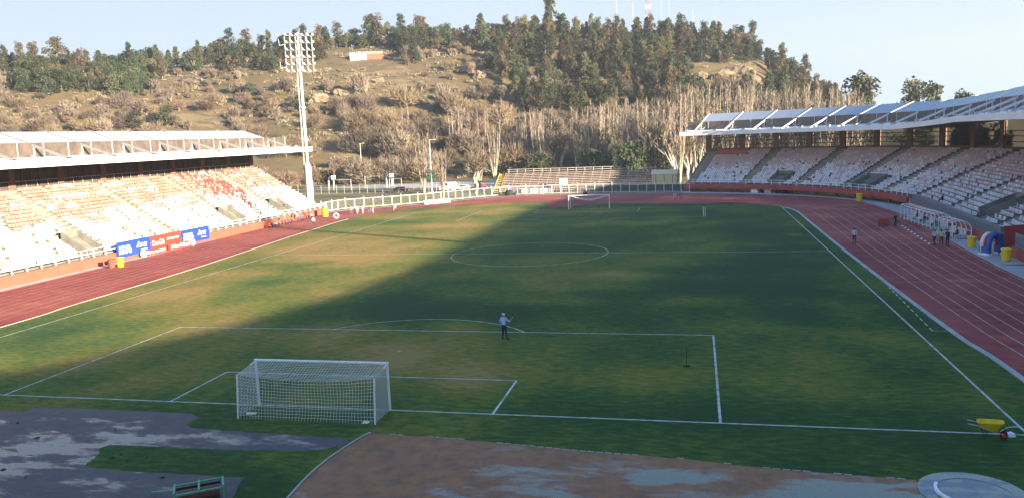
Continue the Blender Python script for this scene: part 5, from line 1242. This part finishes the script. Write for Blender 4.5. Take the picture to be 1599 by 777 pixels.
# park lamps, houses
def lamp(u, v, vt, label):
    x, y = at_px(u, v); h = (v-vt)/FPX*math.hypot(x-CX, y-CY); t = thing('street_lamp', label, 'street lamp', (x, y, 0)); b = MB(); b.tube([(0,0,0),(0,0,h)], [.11,.07], 8); b.build('pole', 'white_paint', t); b = MB(); b.bar((0,0,h), (1.1,0,h+.12), .1, .1); b.build('arm', 'white_paint', t); b = MB(); b.box((1.2,0,h+.08), (.8,.35,.18)); b.build('lamp_head', 'steel_light', t)
lamp(566,283,226,'white street lamp standing in the park behind the hoops'); lamp(675,303,220,'tall white street lamp among the pale trees'); 
def house(u, v, w, d, h, label, wall='plaster', roof='tile_roof', gable=True, rz=-.2):
    x, y = at_px(u, v); t = thing('house', label, 'house', (x, y, 0), rz); b = MB(); b.box((0,0,h/2), (w,d,h)); b.build('wall', wall, t)
    b = MB(); k = h+ (w*.3 if gable else .5); b.add([(-w/2-.3,-d/2-.3,h),(w/2+.3,-d/2-.3,h),(w/2+.3,d/2+.3,h),(-w/2-.3,d/2+.3,h),(0,-d/2-.3,k),(0,d/2+.3,k)], [(0,4,5,3),(1,2,5,4),(0,1,4),(2,3,5),(3,2,1,0)]); b.build('roof', roof, t)
    for px_ in (-w*.25, w*.25):
        f = MB(); f.box((px_,-d/2-.03,h*.55), (1.3,.08,1.2)); fo = f.build('window', 'white_paint', t); f = MB(); f.box((px_,-d/2-.08,h*.55), (1.1,.04,1.0)); f.build('pane', 'glass', fo)
    f = MB(); f.box((0,-d/2-.04,1.05), (1,.08,2.1)); f.build('door', 'brown_frame', t)
house(611,272,9,8,5,'cream gabled house at the foot of the hill','plaster','plaster'); house(448,272,14,9,7.5,'yellow two storey house behind the end of the left stand','plaster','tile_roof',False); house(418,268,9,8,4.5,'grey low building just behind the left stand end','concrete','concrete_dark',False); house(470,275,7,6,3.2,'small pinkish hut beside the lamp mast','orange_wall','tile_roof'); house(735,268,9,7,3.5,'dark low cabin behind the parked cars','dark_panel','concrete_dark',False)
b = MB(); b.lathe((0,0,0), [(.6,0),(.6,2.4),(.45,2.7),(.1,2.8)], 12); o = b.build('white_cylinder_post', 'white_paint', label='short thick white post in the park by the green bushes', cat='post'); o.location = (*at_px(613,290), 0); o.scale = (.6,.6,.8)

# ------------------------------------------------------------ people
def make_body(pose):
    """one skinned body; returns mesh whose material slots are shirt, trousers, skin, shoes"""
    J = {'pel': (0,0,.95), 'spine': (0,0,1.12), 'chest': (0,0,1.36), 'neck': (0,0,1.5), 'head': (0,.01,1.62), 'top': (0,.0,1.73), 'nose': (0,-.1,1.62)}
    for s, n in ((-1,'l'), (1,'r')):
        J['sh'+n] = (s*.19,0,1.43); J['hip'+n] = (s*.1,0,.92)
    def set_leg(n, knee, ank, toe): J['kn'+n] = knee; J['an'+n] = ank; J['to'+n] = toe
    def set_arm(n, el, wr, ha): J['el'+n] = el; J['wr'+n] = wr; J['ha'+n] = ha
    if pose == 'stand':
        set_leg('l', (-.12,-.02,.5), (-.13,.02,.09), (-.15,-.17,.04)); set_leg('r', (.12,-.02,.5), (.13,.02,.09), (.15,-.17,.04))
        set_arm('l', (-.26,.03,1.15), (-.25,-.06,.92), (-.25,-.09,.84)); set_arm('r', (.27,.02,1.17), (.2,-.2,1.12), (.12,-.26,1.14))
    elif pose == 'walk':
        set_leg('l', (-.1,-.16,.52), (-.1,-.1,.1), (-.1,-.3,.06)); set_leg('r', (.1,.02,.5), (.1,.3,.16), (.1,.2,.04))
        set_arm('l', (-.25,.12,1.18), (-.25,.2,.96), (-.25,.19,.87)); set_arm('r', (.25,-.1,1.16), (.24,-.24,.98), (.23,-.28,.9))
    elif pose == 'point':
        set_leg('l', (-.11,-.05,.5), (-.12,.04,.09), (-.14,-.15,.04)); set_leg('r', (.13,.0,.5), (.2,.02,.09), (.24,-.16,.04))
        set_arm('l', (-.27,.05,1.16), (-.22,-.1,.97), (-.2,-.13,.9)); set_arm('r', (.36,-.04,1.2), (.46,-.16,1.38), (.49,-.2,1.45))
    elif pose == 'sit':
        J.update(pel=(0,.08,.5), spine=(0,.1,.67), chest=(0,.06,.9), neck=(0,.03,1.05), head=(0,0,1.16), top=(0,0,1.27), nose=(0,-.1,1.16))
        for s, n in ((-1,'l'),(1,'r')): J['sh'+n] = (s*.19,.05,.97); J['hip'+n] = (s*.1,.05,.48)
        set_leg('l', (-.13,-.38,.5), (-.14,-.36,.1), (-.15,-.56,.05)); set_leg('r', (.13,-.38,.5), (.15,-.42,.1), (.16,-.6,.05))
        set_arm('l', (-.26,-.02,.72), (-.15,-.24,.6), (-.12,-.3,.57)); set_arm('r', (.26,-.02,.72), (.15,-.24,.6), (.12,-.31,.57))
    elif pose == 'ground':
        J.update(pel=(0,.1,.14), spine=(0,.14,.32), chest=(0,.06,.54), neck=(0,.0,.69), head=(0,-.05,.8), top=(0,-.06,.91), nose=(0,-.15,.79))
        for s, n in ((-1,'l'),(1,'r')): J['sh'+n] = (s*.19,.03,.62); J['hip'+n] = (s*.1,.05,.13)
        set_leg('l', (-.15,-.32,.46), (-.14,-.5,.1), (-.15,-.68,.05)); set_leg('r', (.15,-.3,.48), (.16,-.46,.1), (.17,-.64,.05))
        set_arm('l', (-.27,-.14,.42), (-.13,-.36,.46), (-.08,-.42,.47)); set_arm('r', (.27,-.14,.42), (.13,-.36,.48), (.08,-.43,.49))
    elif pose == 'bend':
        J.update(spine=(0,-.1,1.05), chest=(0,-.34,1.08), neck=(0,-.48,1.06), head=(0,-.6,1.02), top=(0,-.7,1.06), nose=(0,-.64,.92))
        for s, n in ((-1,'l'),(1,'r')): J['sh'+n] = (s*.19,-.38,1.08)
        set_leg('l', (-.13,-.08,.5), (-.14,.02,.09), (-.16,-.17,.04)); set_leg('r', (.13,-.08,.5), (.14,.02,.09), (.16,-.17,.04))
        set_arm('l', (-.22,-.42,.8), (-.16,-.48,.56), (-.15,-.5,.48)); set_arm('r', (.22,-.42,.8), (.16,-.46,.56), (.15,-.47,.48))
    E_ = [('pel','spine'),('spine','chest'),('chest','neck'),('neck','head'),('head','top'),('head','nose')]
    for n in 'lr': E_ += [('chest','sh'+n),('sh'+n,'el'+n),('el'+n,'wr'+n),('wr'+n,'ha'+n),('pel','hip'+n),('hip'+n,'kn'+n),('kn'+n,'an'+n),('an'+n,'to'+n)]
    rad = {'pel':.135,'spine':.125,'chest':.15,'neck':.06,'head':.1,'top':.075,'nose':.02,'sh':.07,'el':.045,'wr':.03,'ha':.035,'hip':.1,'kn':.065,'an':.045,'to':.04}
    names = list(J); me = bpy.data.meshes.new('sk'); me.from_pydata([J[n] for n in names], [(names.index(a), names.index(b_)) for a, b_ in E_], [])
    o = bpy.data.objects.new('sk', me); COL.objects.link(o); md = o.modifiers.new('s', 'SKIN'); md.use_smooth_shade = True
    for i, n in enumerate(names): rr = rad.get(n) or rad[n[:-1]]; me.skin_vertices[0].data[i].radius = (rr, rr); me.skin_vertices[0].data[i].use_root = (n == 'pel')
    sb = o.modifiers.new('b', 'SUBSURF'); sb.levels = 1; sb.render_levels = 1
    dg = bpy.context.evaluated_depsgraph_get(); m2 = bpy.data.meshes.new_from_object(o.evaluated_get(dg)); bpy.data.objects.remove(o)
    # fingers and thumb, rooted in the palm
    V = [v.co.copy() for v in m2.vertices]; F = [tuple(p.vertices) for p in m2.polygons]; fb = MB()
    for n, s in (('l',-1),('r',1)):
        h = Vector(J['ha'+n]); w = Vector(J['wr'+n]); d = (h-w).normalized(); sx = d.cross(Vector((1,0,0)) if abs(d.x) < .8 else Vector((0,0,1))).normalized(); nrm = d.cross(sx)
        for k in range(4):
            L = (.07,.08,.075,.06)[k]; b0 = h+sx*(-.026+.0175*k)+d*.01; fb.tube([b0, b0+d*L*.55, b0+d*L*.9+nrm*.02], [.010,.009,.007], 5)
        b0 = h-sx*.02-d*.02; fb.tube([b0, b0-sx*.03+d*.03, b0-sx*.035+d*.055], [.011,.009,.007], 5)
    oF = len(V); V += [Vector(v) for v in fb.v]; F += [tuple(i+oF for i in f) for f in fb.f]
    me2 = bpy.data.meshes.new('body_'+pose); me2.from_pydata([tuple(v) for v in V], [], F)
    for m_ in ('seat_white','dark_panel','tan','rubber'): me2.materials.append(MT[m_])
    segs = [(Vector(J[a]), Vector(J[b_]), a, b_) for a, b_ in E_]
    for i, p in enumerate(me2.polygons):
        c_ = p.center; best = None
        for a, b_, na, nb_ in segs:
            t_ = max(0, min(1, (c_-a).dot(b_-a)/max(1e-6, (b_-a).length_squared))); dd = (c_-a.lerp(b_, t_)).length
            if best is None or dd < best[0]: best = (dd, na, nb_, t_)
        na, nb_ = best[1], best[2]
        if nb_ in ('head','top','nose') or na == 'head' : mi = 2
        elif nb_[:2] == 'ha' or (nb_[:2] == 'wr' and best[3] > .6): mi = 2
        elif nb_[:2] == 'to': mi = 3
        elif nb_[:2] in ('kn','an','hi') or (na == 'pel' and best[3] < .35): mi = 1
        else: mi = 0
        p.material_index = mi; p.use_smooth = True
    return me2, Vector(J['head'])
BODY = {p: make_body(p) for p in ('stand','walk','point','sit','ground','bend')}
CM = {}
def cmat(c):
    if c not in CM: CM[c] = mat('cloth', c, .85, var=.1)
    return CM[c]
SKIN = mat('skin', (.42,.25,.17), .6)
hairm = {}
def person(pose, loc, rz, label, top, bot, hair=(.03,.02,.015), s=1.0, group=None, cap=False):
    me, hd = BODY[pose]; o = link('person', me, None, loc, rz, label, 'person', group); o.scale = (s, s, s)
    for i, m_ in enumerate((cmat(top), cmat(bot), SKIN, MT['rubber'])): o.material_slots[i].link = 'OBJECT'; o.material_slots[i].material = m_
    key = (pose, cap)
    if key not in hairm:
        bm = bmesh.new(); bmesh.ops.create_uvsphere(bm, u_segments=10, v_segments=8, radius=.112)
        bmesh.ops.delete(bm, geom=[v for v in bm.verts if v.co.z < (-.005 if cap else -.05) or (v.co.y < -.075 and v.co.z < .03)], context='VERTS')
        for v in bm.verts: v.co += hd+Vector((0,.015,.045))
        if cap:
            q = [bm.verts.new(hd+Vector(c_)) for c_ in ((-.08,-.08,.06),(.08,-.08,.06),(.06,-.2,.045),(-.06,-.2,.045))]; bm.faces.new(q)
        m3 = bpy.data.meshes.new('cap' if cap else 'hair'); bm.to_mesh(m3); bm.free(); m3.materials.append(MT['rubber']); hairm[key] = m3
    h = link('cap' if cap else 'hair', hairm[key], o); h.material_slots[0].link = 'OBJECT'; h.material_slots[0].material = cmat(hair); return o
o_ = person('point', (6.35,14.4,0), R(165), 'man in light blue shirt and white cap standing at the penalty area edge', (.33,.47,.72), (.015,.018,.05), (.6,.6,.56), 1.06, cap=True); o_.scale = (-1.06, 1.06, 1.06)
person('stand', (36.4,58.7,.02), R(140), 'man in grey white shirt at the inner edge of the right straight', (.45,.46,.5), (.02,.025,.07), s=1.05)
person('stand', (44.1,74.2,.02), R(40), 'man in dark clothes beside the orange crate', (.02,.02,.03), (.02,.02,.03))
person('walk', (44.3,57.3,.02), R(200), 'person in white top and dark trousers, left of the three walkers', (.5,.5,.58), (.03,.03,.08), group='three walkers on the right straight')
person('stand', (44.9,57.0,.02), R(150), 'person in yellow grey top in the middle of the three walkers', (.45,.42,.2), (.05,.05,.07), group='three walkers on the right straight')
person('stand', (45.4,56.6,.02), R(120), 'person in a dark red jacket, right of the three walkers', (.09,.015,.02), (.06,.02,.03), s=1.05, group='three walkers on the right straight')
person('walk', (-43.1,84.8,.02), R(30), 'runner in a pale top and dark shorts on the sunlit left straight', (.6,.55,.6), (.03,.03,.08))
person('stand', (-40.6,102.8,.02), R(20), 'person in dark blue on the track beside the far end of the left stand', (.05,.06,.1), (.05,.07,.15), s=1.05)
person('bend', (-41.5,106.5,.02), R(-60), 'person in a dark red top bending over equipment on the far left bend', (.12,.02,.04), (.5,.5,.5))
person('bend', (-38.9,110.5,.02), R(80), 'person in a white shirt crouched behind others on the far left bend', (.7,.7,.7), (.2,.2,.2))
for i in range(15):
    y = 84.5+i*1.15+rnd.uniform(-.2,.2); cols = [(.5,.03,.03),(.04,.05,.1),(.6,.6,.62),(.05,.1,.2),(.12,.12,.14),(.3,.05,.08)][i % 6]
    nm = {(.5,.03,.03):'red',(.04,.05,.1):'navy',(.6,.6,.62):'white',(.05,.1,.2):'dark blue',(.12,.12,.14):'dark grey',(.3,.05,.08):'maroon'}[cols]
    xw = interp(y, [82,108], [-51.2,-51.9]); 
    person('stand' if i in (4, 8, 9, 12) else 'ground', (xw+(.9 if i in (4, 8, 9, 12) else .25), y, .012), R(90)+rnd.uniform(-.3,.3), 'person in '+nm+(' standing' if i in (4, 8, 9, 12) else ' sitting')+' by the orange wall, '+['nearest of the row','second','third','fourth','fifth','sixth','seventh','middle','ninth','tenth','eleventh','twelfth','third from the far end','second from the far end','last by the tall yellow bin'][i], cols, (.04,.04,.08), group='athletes sitting along the left wall')
for i, (x_, y_) in enumerate(((-45.0,104.2),(-44.2,105.2),(-43.4,105.9))):
    person(['stand','walk','stand'][i], (x_, y_, .02), R(40*i), 'person in pale clothes '+['left','middle','right'][i]+' of the trio walking right of the tall yellow bin', (.6,.55,.55), (.45,.42,.45) if i else (.1,.1,.15), group='trio by the yellow bin')
p_, a_ = lp.pos(91.0, 1.4); person('sit', (p_[0], p_[1], 2.1), R(90), 'spectator in dark clothes sitting low at the far end of the left stand', (.03,.03,.05), (.05,.05,.08))
p_, a_ = apth.pos(sy(85), .35); person('sit', (p_[0], p_[1], 1.95), R(-90), 'spectator in black in the front row above the long dugout', (.02,.02,.03), (.02,.02,.05))
for i, y_ in enumerate((81.0,77.6,76.6,72.6,71.3)): person('sit', (48.35, y_, .03), R(-90), 'substitute in black sitting in the long dugout, '+['nearest its far end','second from its far end','middle one','second from its near end','nearest its near end'][i], (.015,.015,.02), (.02,.02,.03), group='substitutes in the long dugout')
person('sit', (48.1,62.9,.03), R(-90), 'person in maroon sitting in the short dugout', (.1,.02,.03), (.03,.03,.04))
person('bend', (14.6,123.2,.02), R(90), 'person in white shirt bending on the far bend, left one of a pair', (.6,.58,.62), (.4,.4,.45), s=1.0); person('bend', (16.2,123.2,.02), R(-80), 'person in dark top bending on the far bend, right one of a pair', (.05,.03,.07), (.1,.1,.15))
for nm in [m for m in bpy.data.meshes if m.users == 0]: bpy.data.meshes.remove(nm)

# ------------------------------------------------------------ air
m = bpy.data.materials.new('air'); m.use_nodes = True; n = m.node_tree.nodes; n.remove(n['Principled BSDF'])
pv_ = n.new('ShaderNodeVolumePrincipled'); pv_.inputs['Color'].default_value = (0.75,0.82,0.95,1); pv_.inputs['Density'].default_value = 0.00018; pv_.inputs['Anisotropy'].default_value = 0.2
m.node_tree.links.new(pv_.outputs[0], n['Material Output'].inputs['Volume']); MT['air'] = m
b = MB(); b.box((-150, 330, 74.0), (3000, 2400, 150.2)); tag(b.build('haze', 'air'), kind='stuff')
